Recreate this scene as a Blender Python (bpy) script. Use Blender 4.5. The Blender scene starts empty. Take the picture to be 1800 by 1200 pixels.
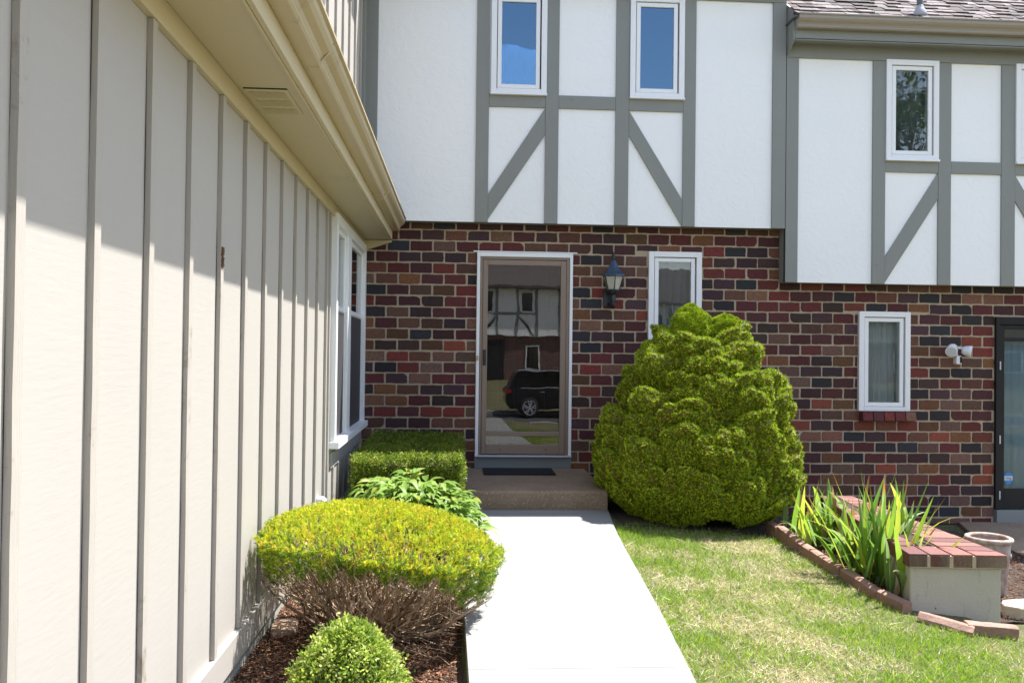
import bpy, bmesh, math, random
import numpy as np
from mathutils import Vector, Matrix, Euler
random.seed(7); RNG = np.random.default_rng(7)
rad = math.radians
S = bpy.context.scene
COL = S.collection

# ------------------------------------------------------------------ camera, light, exposure
CAM_H = 1.374
def make_camera():
    yaw, pitch, roll = rad(-3.62), rad(0.73), rad(0.70)
    fw = Vector((-math.sin(yaw), math.cos(yaw), 0)); rt = Vector((math.cos(yaw), math.sin(yaw), 0)); up = Vector((0, 0, 1))
    f2 = fw*math.cos(pitch)+up*math.sin(pitch); u2 = up*math.cos(pitch)-fw*math.sin(pitch)
    r3 = rt*math.cos(roll)+u2*math.sin(roll); u3 = u2*math.cos(roll)-rt*math.sin(roll)
    cd = bpy.data.cameras.new('camera'); co = bpy.data.objects.new('camera', cd); COL.objects.link(co)
    m = Matrix((r3, u3, -f2)).transposed().to_4x4(); m.translation = Vector((0, 0, CAM_H)); co.matrix_world = m
    cd.sensor_width = 36; cd.lens = 30; cd.clip_start = 0.05; cd.clip_end = 800
    S.camera = co
make_camera()
SUN = Vector((0.434, 0.24, 1.0)).normalized()
elev = math.asin(SUN.z); azim = math.atan2(SUN.x, SUN.y)
W = bpy.data.worlds.new('World'); S.world = W; W.use_nodes = True
nt = W.node_tree; nt.nodes.clear()
sk = nt.nodes.new('ShaderNodeTexSky'); sk.sky_type = 'NISHITA'; sk.sun_disc = False
sk.sun_elevation = elev; sk.sun_rotation = azim; sk.air_density = 1.0; sk.dust_density = 0.2; sk.ozone_density = 2.0
bgn = nt.nodes.new('ShaderNodeBackground'); bgn.inputs[1].default_value = 0.145
wo = nt.nodes.new('ShaderNodeOutputWorld')
wb = nt.nodes.new('ShaderNodeMix'); wb.data_type = 'RGBA'; wb.blend_type = 'MULTIPLY'; wb.inputs[0].default_value = 1; wb.inputs[7].default_value = (1.30, 1.02, .86, 1)   # white balance of the photograph
nt.links.new(sk.outputs[0], wb.inputs[6]); nt.links.new(wb.outputs[2], bgn.inputs[0]); nt.links.new(bgn.outputs[0], wo.inputs[0])
sl = bpy.data.lights.new('sun', 'SUN'); sl.energy = 4.2; sl.angle = rad(0.53); sl.color = (1.0, 0.98, 0.95)
so = bpy.data.objects.new('sun', sl); COL.objects.link(so); so.rotation_euler = SUN.to_track_quat('Z', 'Y').to_euler(); so.location = (5, 3, 12)
S.view_settings.view_transform = 'Standard'; S.view_settings.look = 'None'; S.view_settings.gamma = 1
S.view_settings.exposure = 1.76
S.view_settings.use_curve_mapping = False
S.render.engine = 'CYCLES'
S.cycles.max_bounces = 8; S.cycles.diffuse_bounces = 4; S.cycles.glossy_bounces = 4; S.cycles.transparent_max_bounces = 12

# ------------------------------------------------------------------ materials
MAT = {}
def nodes(name):
    m = bpy.data.materials.new(name); m.use_nodes = True; MAT[name] = m
    t = m.node_tree; b = t.nodes['Principled BSDF']; return m, t, b
def N(t, kind, **kw):
    n = t.nodes.new(kind)
    for k, v in kw.items():
        if k.startswith('i_'): n.inputs[k[2:].replace('_', ' ')].default_value = v
        else: setattr(n, k, v)
    return n
def coords(t, scale=(1, 1, 1)):
    c = N(t, 'ShaderNodeTexCoord'); mp = N(t, 'ShaderNodeMapping'); mp.inputs['Scale'].default_value = scale
    t.links.new(c.outputs['Object'], mp.inputs[0]); return mp.outputs[0]
def noise(t, vec, scale, detail=4, rough=.55, dist=0):
    n = N(t, 'ShaderNodeTexNoise'); n.inputs['Scale'].default_value = scale; n.inputs['Detail'].default_value = detail
    n.inputs['Roughness'].default_value = rough; n.inputs['Distortion'].default_value = dist
    t.links.new(vec, n.inputs['Vector']); return n.outputs[0]
def ramp(t, fac, a, b, ca=(0, 0, 0, 1), cb=(1, 1, 1, 1)):
    r = N(t, 'ShaderNodeValToRGB'); r.color_ramp.elements[0].position = a; r.color_ramp.elements[1].position = b
    r.color_ramp.elements[0].color = ca; r.color_ramp.elements[1].color = cb
    t.links.new(fac, r.inputs[0]); return r.outputs[0]
def mixc(t, fac, a, b, mode='MIX'):
    m = N(t, 'ShaderNodeMix', data_type='RGBA', blend_type=mode)
    for s, v in ((m.inputs[0], fac), (m.inputs[6], a), (m.inputs[7], b)):
        if hasattr(v, 'is_linked') or hasattr(v, 'links'): t.links.new(v, s)
        else: s.default_value = v if not isinstance(v, tuple) else (*v, 1)[:4]
    return m.outputs[2]
def bump(t, b, h, strength=.3, dist=.01):
    bn = N(t, 'ShaderNodeBump'); bn.inputs['Strength'].default_value = strength; bn.inputs['Distance'].default_value = dist
    t.links.new(h, bn.inputs['Height']); t.links.new(bn.outputs[0], b.inputs['Normal']); return bn

def paint(name, c, rough=.55, var=.12, scl=(1, 1, 1), nscale=30, bstr=.25, bdist=.004, dirt=None, dsc=3.0, dirt_a=.62, dirt_b=.8):
    m, t, b = nodes(name); v = coords(t, scl)
    n1 = noise(t, v, nscale, 5, .6); n2 = noise(t, coords(t), 1.7, 4)
    d = tuple(x*(1-var) for x in c); l = tuple(min(1, x*(1+var*.5)) for x in c)
    a = mixc(t, n2, d, l); col = mixc(t, ramp(t, n1, .3, .75), a, tuple(x*(1-var*.5) for x in c)); 
    if dirt:
        nd = noise(t, coords(t), dsc, 6, .7, .4)
        col = mixc(t, ramp(t, nd, dirt_a, dirt_b), col, dirt)
    t.links.new(col, b.inputs['Base Color']); b.inputs['Roughness'].default_value = rough
    bump(t, b, n1, bstr, bdist); return m

paint('siding_paint', (.385, .357, .318), .6, .07, (1, .12, 1), 60, .22, .003, dirt=(.27, .25, .21), dsc=2.2, dirt_a=.64, dirt_b=.9)
paint('batten_paint', (.385, .352, .305), .6, .10, (6, 6, .5), 30, .6, .003, dirt=(.22, .18, .13), dsc=7, dirt_a=.60, dirt_b=.74)
paint('eave_bounce_paint', (.52, .44, .28), .5, .08, (1, 1, 1), 40, .18, .002, dirt=(.36, .30, .19), dsc=2.5, dirt_a=.58, dirt_b=.9)  # soffit and eave boards: siding paint with warm ground bounce tinted into its colour
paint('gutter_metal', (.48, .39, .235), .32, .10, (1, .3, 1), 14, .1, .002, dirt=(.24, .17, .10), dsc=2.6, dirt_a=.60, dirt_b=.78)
paint('eave_gutter_metal', (.29, .25, .205), .35, .06, (1, 1, 1), 12, .08, .002)
paint('timber_paint', (.235, .240, .218), .6, .13, (6, 1, .8), 26, .55, .004, dirt=(.13, .13, .11), dsc=9, dirt_a=.66, dirt_b=.78)
paint('foundation_paint', (.33, .32, .28), .8, .2, (1, 1, 1), 60, .5, .004, dirt=(.2, .16, .12), dsc=5)
paint('white_trim', (.80, .80, .80), .35, .05, (1, 1, 1), 30, .12, .002, dirt=(.55, .50, .42), dsc=9, dirt_a=.66, dirt_b=.85)
paint('bronze_frame', (.235, .165, .12), .38, .10, (1, 1, 1), 8, .05, .001)
paint('kick_paint', (.20, .22, .22), .5, .1)
paint('black_frame', (.004, .004, .004), .75, .1)
paint('black_iron', (.012, .016, .022), .38, .3, (1, 1, 1), 60, .3, .002)
paint('roof_iron', (.03, .055, .10), .35, .2, (1, 1, 1), 60, .2, .002)
paint('camera_plastic', (.75, .75, .76), .3, .03)
paint('black_glass', (.01, .01, .012), .1, .05)
paint('mat_rubber', (.012, .012, .013), .9, .3, (1, 1, 1), 300, 1, .004)
paint('interior', (.05, .05, .055), .9, .1)
paint('inner_door', (.035, .022, .018), .35, .25, (8, 1, .6), 12, .3, .003)
paint('blind', (.22, .26, .32), .8, .05)
paint('curtain', (.50, .50, .50), .9, .08, (1, 1, 1), 120, .3, .002)
paint('dark_curtain', (.17, .185, .19), .9, .1)
paint('sheer', (.36, .45, .52), .8, .05)
paint('cream_curtain', (.50, .47, .40), .9, .1)
paint('lead', (.10, .10, .11), .5, .2)
paint('vent_pipe_metal', (.35, .35, .36), .4, .1)
paint('rubber', (.012, .012, .012), .8, .2)
paint('alloy', (.5, .5, .52), .25, .05)
paint('car_paint', (.010, .011, .014), .18, .05)
paint('chrome', (.6, .6, .62), .15, .02)
paint('bark', (.10, .065, .045), .9, .35, (1, 1, .3), 40, 1, .01)
paint('soil', (.055, .036, .024), 1, .35, (1, 1, 1), 40, 1, .02, dirt=(.12, .08, .05), dsc=20)
paint('asphalt', (.055, .055, .058), .9, .2, (1, 1, 1), 80, .6, .01)
paint('kerb_concrete', (.40, .36, .30), .9, .12, (1, 1, 1), 40, .5, .01)
paint('flat_stone', (.30, .20, .14), .85, .2, (1, 1, 1), 25, .7, .008)
paint('block_stone', (.42, .35, .26), .9, .2, (1, 1, 1), 35, 1, .012)
paint('far_roof', (.11, .09, .08), .9, .4, (1, 3, 1), 14, .6, .02)
paint('roof_deck', (.05, .04, .04), .9, .2)

def solid(name, c, rough=.5, emis=None):
    m, t, b = nodes(name); b.inputs['Base Color'].default_value = (*c, 1); b.inputs['Roughness'].default_value = rough; return m
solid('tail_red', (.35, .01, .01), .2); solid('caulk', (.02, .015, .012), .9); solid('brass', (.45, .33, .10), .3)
solid('sticker_blue', (.02, .20, .50), .4); solid('sticker_white', (.55, .58, .6), .4); solid('sticker_ink', (.02, .03, .06), .5)
solid('rot_wood', (.10, .045, .015), .9)

def stucco():
    m, t, b = nodes('stucco'); v = coords(t)
    n1 = noise(t, v, 5.5, 3, .5, 2.2); n2 = noise(t, v, 55, 5, .6); n3 = noise(t, v, .9, 4)
    r = ramp(t, n1, .47, .55)
    a = N(t, 'ShaderNodeMath', operation='MULTIPLY'); a.inputs[1].default_value = .35; t.links.new(n2, a.inputs[0])
    s = N(t, 'ShaderNodeMath', operation='ADD'); t.links.new(r, s.inputs[0]); t.links.new(a.outputs[0], s.inputs[1])
    bump(t, b, s.outputs[0], .28, .004)
    t.links.new(mixc(t, n3, (.84, .835, .825), (.89, .89, .88)), b.inputs['Base Color']); b.inputs['Roughness'].default_value = .8
stucco()
def attr_mat(name, rough=.85, nscale=60, bstr=.6, bdist=.004, specks=None, mott=.35, trans=0, spec=.5):
    m, t, b = nodes(name); v = coords(t)
    at = N(t, 'ShaderNodeAttribute'); at.attribute_name = 'Col'
    n1 = noise(t, v, nscale, 6, .65)
    g = ramp(t, n1, .25, .8, (1-mott, 1-mott, 1-mott, 1), (1+mott*.6,)*3+(1,))
    col = mixc(t, 1.0, at.outputs[0], g, 'MULTIPLY')
    if specks:
        n2 = noise(t, v, 190, 3, .6); col = mixc(t, ramp(t, n2, .69, .75), col, specks)
    t.links.new(col, b.inputs['Base Color']); b.inputs['Roughness'].default_value = rough
    b.inputs['Specular IOR Level'].default_value = spec
    if bstr: bump(t, b, n1, bstr, bdist)
    if trans:
        tr = N(t, 'ShaderNodeBsdfTranslucent'); t.links.new(col, tr.inputs[0])
        mx = N(t, 'ShaderNodeMixShader'); mx.inputs[0].default_value = trans
        t.links.new(b.outputs[0], mx.inputs[1]); t.links.new(tr.outputs[0], mx.inputs[2])
        t.links.new(mx.outputs[0], t.nodes['Material Output'].inputs[0])
    return m
attr_mat('brick', .8, 60, 1.0, .005, specks=(.22, .18, .14), mott=.6)
attr_mat('shingle', .9, 120, .8, .006, mott=.5)
attr_mat('leaf', .45, 9, 0, 0, mott=.15, trans=.5, spec=.35)
attr_mat('conifer', .6, 9, 0, 0, mott=.15, trans=.06, spec=.2)
attr_mat('twig', .85, 90, 0, 0, mott=.3, spec=.2)
attr_mat('chips', .85, 60, 0, 0, mott=.3, spec=.2)
attr_mat('capbrick', .75, 60, .7, .004, mott=.35)
paint('mortar', (.44, .35, .245), .95, .18, (1, 1, 1), 55, 1.0, .008, dirt=(.28, .22, .16), dsc=6)

def walk_mat():
    m, t, b = nodes('walk_concrete'); v = coords(t)
    n1 = noise(t, v, 140, 4, .7); n2 = noise(t, v, 1.3, 5, .6); n3 = noise(t, v, 9, 5, .6)
    c = mixc(t, ramp(t, n2, .3, .7), (.215, .21, .198), (.25, .245, .232)); c = mixc(t, ramp(t, n3, .6, .85), c, (.205, .195, .18))
    c = mixc(t, ramp(t, n1, .64, .72), c, (.17, .155, .135))
    t.links.new(c, b.inputs['Base Color']); b.inputs['Roughness'].default_value = .9; bump(t, b, n1, .3, .003)
walk_mat()
def porch_mat():
    m, t, b = nodes('porch_aggregate'); v = coords(t)
    n1 = noise(t, v, 70, 3, .6); n2 = noise(t, v, 2.5, 5, .6); n3 = noise(t, v, 130, 2, .5)
    c = mixc(t, ramp(t, n2, .3, .7), (.19, .125, .075), (.27, .195, .125))
    c = mixc(t, ramp(t, n1, .60, .68), c, (.40, .31, .22)); c = mixc(t, ramp(t, n3, .66, .70), c, (.62, .52, .40))
    t.links.new(c, b.inputs['Base Color']); b.inputs['Roughness'].default_value = .8; bump(t, b, n1, .6, .005)
porch_mat()
def planter_mat():
    m, t, b = nodes('planter_render'); v = coords(t)
    n1 = noise(t, v, 60, 5, .7); n2 = noise(t, v, 3.5, 6, .7, .6); n3 = noise(t, coords(t, (1, 1, .25)), 16, 4, .6)
    c = mixc(t, n2, (.36, .335, .275), (.48, .44, .36)); c = mixc(t, ramp(t, n3, .60, .82), c, (.24, .22, .18))
    n4 = noise(t, v, 22, 2, .5); c = mixc(t, ramp(t, n4, .74, .77), c, (.06, .05, .04))
    t.links.new(c, b.inputs['Base Color']); b.inputs['Roughness'].default_value = .85; bump(t, b, n1, .7, .006)
planter_mat()
def lawn_mat():
    m, t, b = nodes('lawn_ground'); v = coords(t)
    n1 = noise(t, v, 1.4, 5, .6); n2 = noise(t, v, 45, 4, .7)
    c = mixc(t, ramp(t, n1, .35, .65), (.10, .12, .03), (.24, .20, .09)); c = mixc(t, ramp(t, n2, .35, .7), c, (.06, .055, .02))
    t.links.new(c, b.inputs['Base Color']); b.inputs['Roughness'].default_value = .95; bump(t, b, n2, 1, .03)
lawn_mat()
def pot_mat():
    m, t, b = nodes('pot_clay'); v = coords(t)
    n1 = noise(t, v, 14, 5, .7); n2 = noise(t, v, 60, 4)
    c = mixc(t, ramp(t, n1, .42, .6), (.27, .18, .14), (.40, .35, .31)); t.links.new(c, b.inputs['Base Color'])
    b.inputs['Roughness'].default_value = .9; bump(t, b, n2, .6, .004)
pot_mat()
def glass(name, ior=2.2, wav=0.0, tint=(.82, .86, .86), wscale=5, coat=(1, 1, 1)):
    m, t, b = nodes(name); t.nodes.remove(b)
    tr = N(t, 'ShaderNodeBsdfTransparent'); tr.inputs[0].default_value = (*tint, 1)
    gl = N(t, 'ShaderNodeBsdfGlossy'); gl.inputs['Roughness'].default_value = 0.0; gl.inputs[0].default_value = (*coat, 1)
    fr = N(t, 'ShaderNodeFresnel'); fr.inputs[0].default_value = ior
    mx = N(t, 'ShaderNodeMixShader'); t.links.new(fr.outputs[0], mx.inputs[0]); t.links.new(tr.outputs[0], mx.inputs[1]); t.links.new(gl.outputs[0], mx.inputs[2])
    t.links.new(mx.outputs[0], t.nodes['Material Output'].inputs[0])
    if wav:
        n = noise(t, coords(t), wscale, 2, .4); bn = N(t, 'ShaderNodeBump'); bn.inputs['Strength'].default_value = 1; bn.inputs['Distance'].default_value = wav
        t.links.new(n, bn.inputs['Height']); t.links.new(bn.outputs[0], gl.inputs['Normal'])
glass('window_glass', 1.6, .0006); glass('sky_glass', 2.9, .0007, (.75, .85, .9), 3, (.36, .62, .88)); glass('door_glass', 1.78, .00028, (.6, .6, .6), 4); glass('plain_glass', 1.4)
def screen_mat():
    m, t, b = nodes('insect_screen'); b.inputs['Base Color'].default_value = (.045, .042, .045, 1); b.inputs['Roughness'].default_value = .6
screen_mat()
def frosted():
    m, t, b = nodes('lamp_glass'); b.inputs['Base Color'].default_value = (.62, .60, .50, 1); b.inputs['Roughness'].default_value = .25
    b.inputs['Transmission Weight'].default_value = .35
frosted()

# ------------------------------------------------------------------ mesh helpers
class MB:
    def __init__(s): s.v = []; s.f = []; s.c = []
    def add(s, vs, fs, col=None):
        o = len(s.v); s.v += [tuple(p) for p in vs]; s.f += [tuple(i+o for i in f) for f in fs]
        if col is not None: s.c += [tuple(col)]*len(vs)
    def box(s, x0, x1, y0, y1, z0, z1, col=None, m=None):
        vs = [(x0, y0, z0), (x1, y0, z0), (x1, y1, z0), (x0, y1, z0), (x0, y0, z1), (x1, y0, z1), (x1, y1, z1), (x0, y1, z1)]
        if m is not None: vs = [m @ Vector(p) for p in vs]
        s.add(vs, [(0, 3, 2, 1), (4, 5, 6, 7), (0, 1, 5, 4), (1, 2, 6, 5), (2, 3, 7, 6), (3, 0, 4, 7)], col); return s
    def prism(s, poly, axis, a, b, col=None):
        n = len(poly)
        def p3(p, t): return {'x': (t, p[0], p[1]), 'y': (p[0], t, p[1]), 'z': (p[0], p[1], t)}[axis]
        vs = [p3(p, a) for p in poly]+[p3(p, b) for p in poly]
        fs = [tuple(range(n)), tuple(range(2*n-1, n-1, -1))]+[(i, i+n, (i+1) % n+n, (i+1) % n) for i in range(n)]
        s.add(vs, fs, col); return s
    def tube(s, pts, rads, n=6, col=None, cap=True):
        pts = [Vector(p) for p in pts]; rings = []
        for i, p in enumerate(pts):
            d = (pts[min(i+1, len(pts)-1)]-pts[max(i-1, 0)]); d = d.normalized() if d.length > 1e-9 else Vector((0, 0, 1))
            a = d.cross(Vector((0, 0, 1)) if abs(d.z) < .9 else Vector((1, 0, 0))).normalized(); b = d.cross(a)
            r = rads[i] if hasattr(rads, '__len__') else rads
            rings += [p+(a*math.cos(2*math.pi*k/n)+b*math.sin(2*math.pi*k/n))*r for k in range(n)]
        fs = [(i*n+k, i*n+(k+1) % n, (i+1)*n+(k+1) % n, (i+1)*n+k) for i in range(len(pts)-1) for k in range(n)]
        if cap: fs += [tuple(range(n-1, -1, -1)), tuple(range((len(pts)-1)*n, len(pts)*n))]
        s.add(rings, fs, col); return s
    def lathe(s, prof, n=24, c=(0, 0, 0), rot=0, m=None, sx=1, sy=1):
        vs = [(c[0]+r*math.cos(rot+2*math.pi*k/n)*sx, c[1]+r*math.sin(rot+2*math.pi*k/n)*sy, c[2]+z) for r, z in prof for k in range(n)]
        if m is not None: vs = [m @ Vector(p) for p in vs]
        fs = [(i*n+k, i*n+(k+1) % n, (i+1)*n+(k+1) % n, (i+1)*n+k) for i in range(len(prof)-1) for k in range(n)]
        s.add(vs, fs+[tuple(range(n-1, -1, -1)), tuple(range((len(prof)-1)*n, len(prof)*n))]); return s
    def build(s, name, mat, parent=None, bevel=0, smooth=False, segs=2, **tags):
        me = bpy.data.meshes.new(name); off = Vector((0, 0, 0))
        r = parent
        while r is not None: off += Vector(r.location); r = r.parent
        me.from_pydata([(p[0]-off.x, p[1]-off.y, p[2]-off.z) for p in s.v], [], s.f)
        if s.c:
            a = me.color_attributes.new('Col', 'FLOAT_COLOR', 'POINT')
            a.data.foreach_set('color', np.array([(*c[:3], 1) for c in s.c], np.float32).ravel())
        me.materials.append(MAT[mat]); me.validate(); me.update()
        if smooth: me.polygons.foreach_set('use_smooth', [True]*len(me.polygons))
        o = bpy.data.objects.new(name, me); COL.objects.link(o)
        if parent: o.parent = parent
        if bevel:
            md = o.modifiers.new('bevel', 'BEVEL'); md.width = bevel; md.segments = segs; md.limit_method = 'ANGLE'; md.angle_limit = rad(40)
        tag(o, **tags); return o
def tag(o, label=None, cat=None, group=None, kind=None):
    if label: o['label'] = label
    if cat: o['category'] = cat
    if group: o['group'] = group
    if kind: o['kind'] = kind
def thing(name, label, cat, loc=(0, 0, 0), group=None):
    o = bpy.data.objects.new(name, None); COL.objects.link(o); o.location = loc; o.empty_display_size = .2
    tag(o, label, cat, group); return o
def fast_mesh(name, verts, faces, cols, mat, parent=None, **tags):
    """verts (n,3), faces (m,k) equal-size polygons, cols (n,3)"""
    off = np.zeros(3); r = parent
    while r is not None: off += np.array(r.location); r = r.parent
    me = bpy.data.meshes.new(name); m, k = faces.shape
    me.vertices.add(len(verts)); me.vertices.foreach_set('co', (verts-off).astype(np.float32).ravel())
    me.loops.add(m*k); me.loops.foreach_set('vertex_index', faces.astype(np.int32).ravel())
    me.polygons.add(m); me.polygons.foreach_set('loop_start', np.arange(0, m*k, k, dtype=np.int32)); me.polygons.foreach_set('loop_total', np.full(m, k, np.int32))
    a = me.color_attributes.new('Col', 'FLOAT_COLOR', 'POINT')
    a.data.foreach_set('color', np.hstack([cols, np.ones((len(cols), 1))]).astype(np.float32).ravel())
    me.materials.append(MAT[mat]); me.update(calc_edges=True)
    o = bpy.data.objects.new(name, me); COL.objects.link(o)
    if parent: o.parent = parent
    tag(o, **tags); return o
def unit(a): return a/np.maximum(np.linalg.norm(a, axis=-1, keepdims=True), 1e-9)
def leaf_cards(P, D, L, Wd, cols, fold=.0, tri=False, up=None, droop=0):
    """oval/needle leaves: base P, direction D, length L, width Wd"""
    n = len(P); D = unit(D); r = unit(RNG.normal(size=(n, 3)) if up is None else up+RNG.normal(size=(n, 3))*.25)
    A = unit(np.cross(D, r)); Nn = np.cross(A, D); L = np.asarray(L).reshape(-1, 1)*np.ones((n, 1)); Wd = np.asarray(Wd).reshape(-1, 1)*np.ones((n, 1))
    tip = P+D*L; tip = tip+np.array([0, 0, -1.])*droop*L
    if tri:
        V = np.stack([P-A*Wd*.5, P+A*Wd*.5, tip], 1).reshape(-1, 3); F = np.arange(n*3).reshape(n, 3); return V, F, np.repeat(cols, 3, 0)
    mid = P+D*L*.45
    V = np.stack([P, mid+A*Wd*.5+Nn*fold*Wd, tip, mid-A*Wd*.5+Nn*fold*Wd], 1).reshape(-1, 3); F = np.arange(n*4).reshape(n, 4)
    return V, F, np.repeat(cols, 4, 0)
def pick(n, pal, wts, jit=.15):
    pal = np.array(pal, float); i = RNG.choice(len(pal), n, p=np.array(wts)/sum(wts)); return pal[i]*(1+RNG.uniform(-jit, jit, (n, 1)))
def fnoise(x, y, seed=0, sc=1.0):
    r = np.random.default_rng(seed); v = 0
    for k in range(7):
        a = r.uniform(0, 6.28); fq = sc*(1+k*.9)*r.uniform(.7, 1.3); v = v+np.sin((x*math.cos(a)+y*math.sin(a))*fq+r.uniform(0, 6.28))/(1+k*.45)
    return v/2.6

def sheet(name, mat, rects_keep, y, parent, holes, **kw):
    """wall sheet in plane y with rectangular holes (x0,x1,z0,z1)"""
    x0, x1, z0, z1 = rects_keep
    xs = sorted({x0, x1, *[h for H in holes for h in H[:2] if x0 < h < x1]}); zs = sorted({z0, z1, *[h for H in holes for h in H[2:] if z0 < h < z1]})
    mb = MB(); idx = {}
    def vi(x, z):
        if (x, z) not in idx: idx[(x, z)] = len(mb.v); mb.v.append((x, y, z))
        return idx[(x, z)]
    for i in range(len(xs)-1):
        for j in range(len(zs)-1):
            cx, cz = (xs[i]+xs[i+1])/2, (zs[j]+zs[j+1])/2
            if any(h[0] < cx < h[1] and h[2] < cz < h[3] for h in holes): continue
            mb.f.append((vi(xs[i], zs[j]), vi(xs[i+1], zs[j]), vi(xs[i+1], zs[j+1]), vi(xs[i], zs[j+1])))
    return mb.build(name, mat, parent, **kw)

# ------------------------------------------------------------------ ground
def gz(x, y):
    x = np.asarray(x, float); y = np.asarray(y, float)
    xr = np.clip(x-1.1, 0, 2.6)
    z = -.035-.065*xr-.022*np.clip(6-y, 0, 2.5)*xr
    low = np.clip((x-3.2)/.25, 0, 1)*np.clip((y-4.6)/.5, 0, 1); z = z*(1-low)+low*(-.43)
    bed = np.clip((.12-x)/.06, 0, 1); z = z*(1-bed)+bed*(-.135)
    t = np.clip((0-y)/9.2, 0, 1); z = z*(1-t)+t*(-.86)
    road = (y < -9.3) & (y > -15.2); z = np.where(road, -1.05, z)
    back = np.clip((-15.2-y)/14, 0, 1); z = np.where(y <= -15.2, -.9+.75*back, z)
    return z
def ground():
    xs = np.concatenate([[-400, -150, -60, -30], np.arange(-15, -1.2, 1.5), np.arange(-1.2, 6, .12), np.arange(6, 16, 1), [20, 30, 60, 150, 400]])
    ys = np.concatenate([[-400, -150, -60, -40, -32, -26, -20, -16, -15.21, -15.19, -12, -9.31, -9.29, -8, -6, -4, -2], np.arange(-1, 9, .12), [9.5, 12, 20, 60, 150, 400]])
    X, Yy = np.meshgrid(xs, ys); Zz = gz(X, Yy)+.012*fnoise(X, Yy, 3, 2.0)*((X > 1.3) & (Yy > -3) & (Yy < 9) & (X < 5))
    V = np.stack([X, Yy, Zz], -1).reshape(-1, 3); nx = len(xs); i, j = np.meshgrid(np.arange(len(ys)-1), np.arange(nx-1), indexing='ij')
    b = (i*nx+j).ravel(); F = np.stack([b, b+1, b+nx+1, b+nx], 1)
    o = fast_mesh('ground', V, F, np.ones((len(V), 3)), 'lawn_ground', kind='structure')
    o.data.polygons.foreach_set('use_smooth', [True]*len(F))
ground()
# mulch beds (sheets 4 mm and more above the ground)
def bed_sheet(name, x0, x1, y0, y1, mat, dz=.012, step=.09):
    xs = np.arange(x0, x1+step*.5, step); ys = np.arange(y0, y1+step*.5, step); X, Yy = np.meshgrid(xs, ys)
    Zz = gz(X, Yy)+dz+.012*np.abs(fnoise(X, Yy, 5, 6)); V = np.stack([X, Yy, Zz], -1).reshape(-1, 3); nx = len(xs)
    i, j = np.meshgrid(np.arange(len(ys)-1), np.arange(nx-1), indexing='ij'); b = (i*nx+j).ravel()
    fast_mesh(name, V, np.stack([b, b+1, b+nx+1, b+nx], 1), np.ones((len(V), 3)), mat, kind='structure')
bed_sheet('mulch_bed', -1.0, .035, 1.5, 8.9, 'soil')
bed_sheet('planting_bed', 1.38, 3.1, 7.0, 8.9, 'soil', .01)
bed_sheet('iris_bed', 2.78, 3.12, 5.3, 7.0, 'soil', .012)
bed_sheet('side_mulch_bed', 3.45, 5.2, 5.6, 8.6, 'soil', .01)
# walk
WR = [(7.455, 1.335), (7.27, 1.318), (6.63, 1.249), (6.0, 1.20), (5.4, 1.161), (4.46, 1.097), (3.53, 1.017), (2.5, .97), (1, .94), (-1, .93), (-9.2, .93)]
def wl(y): return float(np.interp(y, [-9, 1, 3.5, 4.6, 6.0, 6.6, 7.4], [-.12, .03, .065, .05, .09, .10, .10]))
def wr(y): return float(np.interp(y, [p[0] for p in WR[::-1]], [p[1] for p in WR[::-1]]))
def walk():
    cuts = [7.455, 7.29, 5.15, 3.72, 2.1, .4, -1.4, -3.2, -5.0, -6.8, -9.2]
    t = MB()
    for a, b in zip(cuts[:-1], cuts[1:]):
        a -= .001; b += .001; n = 8; top = []
        ys = [a+(b-a)*k/n for k in range(n+1)]
        zt = lambda y: 0.0 if y > 0 else -.83*min(1, -y/9.2)
        vs = []
        for y in ys:
            l, r = wl(y), wr(y); z = zt(y); vs += [(l, y, z-.22), (l, y, z), (r, y, z), (r, y, z-.22)]
        fs = [(0, 1, 2, 3), (4*n+3, 4*n+2, 4*n+1, 4*n)]
        for k in range(n):
            o = 4*k; fs += [(o+1, o+5, o+6, o+2), (o, o+4, o+5, o+1), (o+2, o+6, o+7, o+3)]
        t.add(vs, fs)
    t.build('walkway', 'walk_concrete', bevel=.003, kind='structure')
walk()
def porch():
    m = MB(); n = 14; x0, x1 = -.12, 1.335
    prof = [(8.90, .165), (7.50, .165), (7.475, .158), (7.465, .142), (7.466, .05), (7.468, .005), (7.468, -.2), (8.90, -.2)]
    m.prism([(y, z) for y, z in prof], 'x', x0, x1); m.build('porch_step', 'porch_aggregate', bevel=.006, kind='structure')
porch()
m = MB(); m.box(-60, 60, -15.15, -9.35, -1.2, -1.0); m.build('road', 'asphalt', kind='structure')
m = MB(); m.box(-60, 60, -15.3, -15.15, -1.2, -.87); m.box(-60, 60, -9.35, -9.2, -1.2, -.84); m.build('kerb', 'kerb_concrete', bevel=.02, kind='structure')

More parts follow.
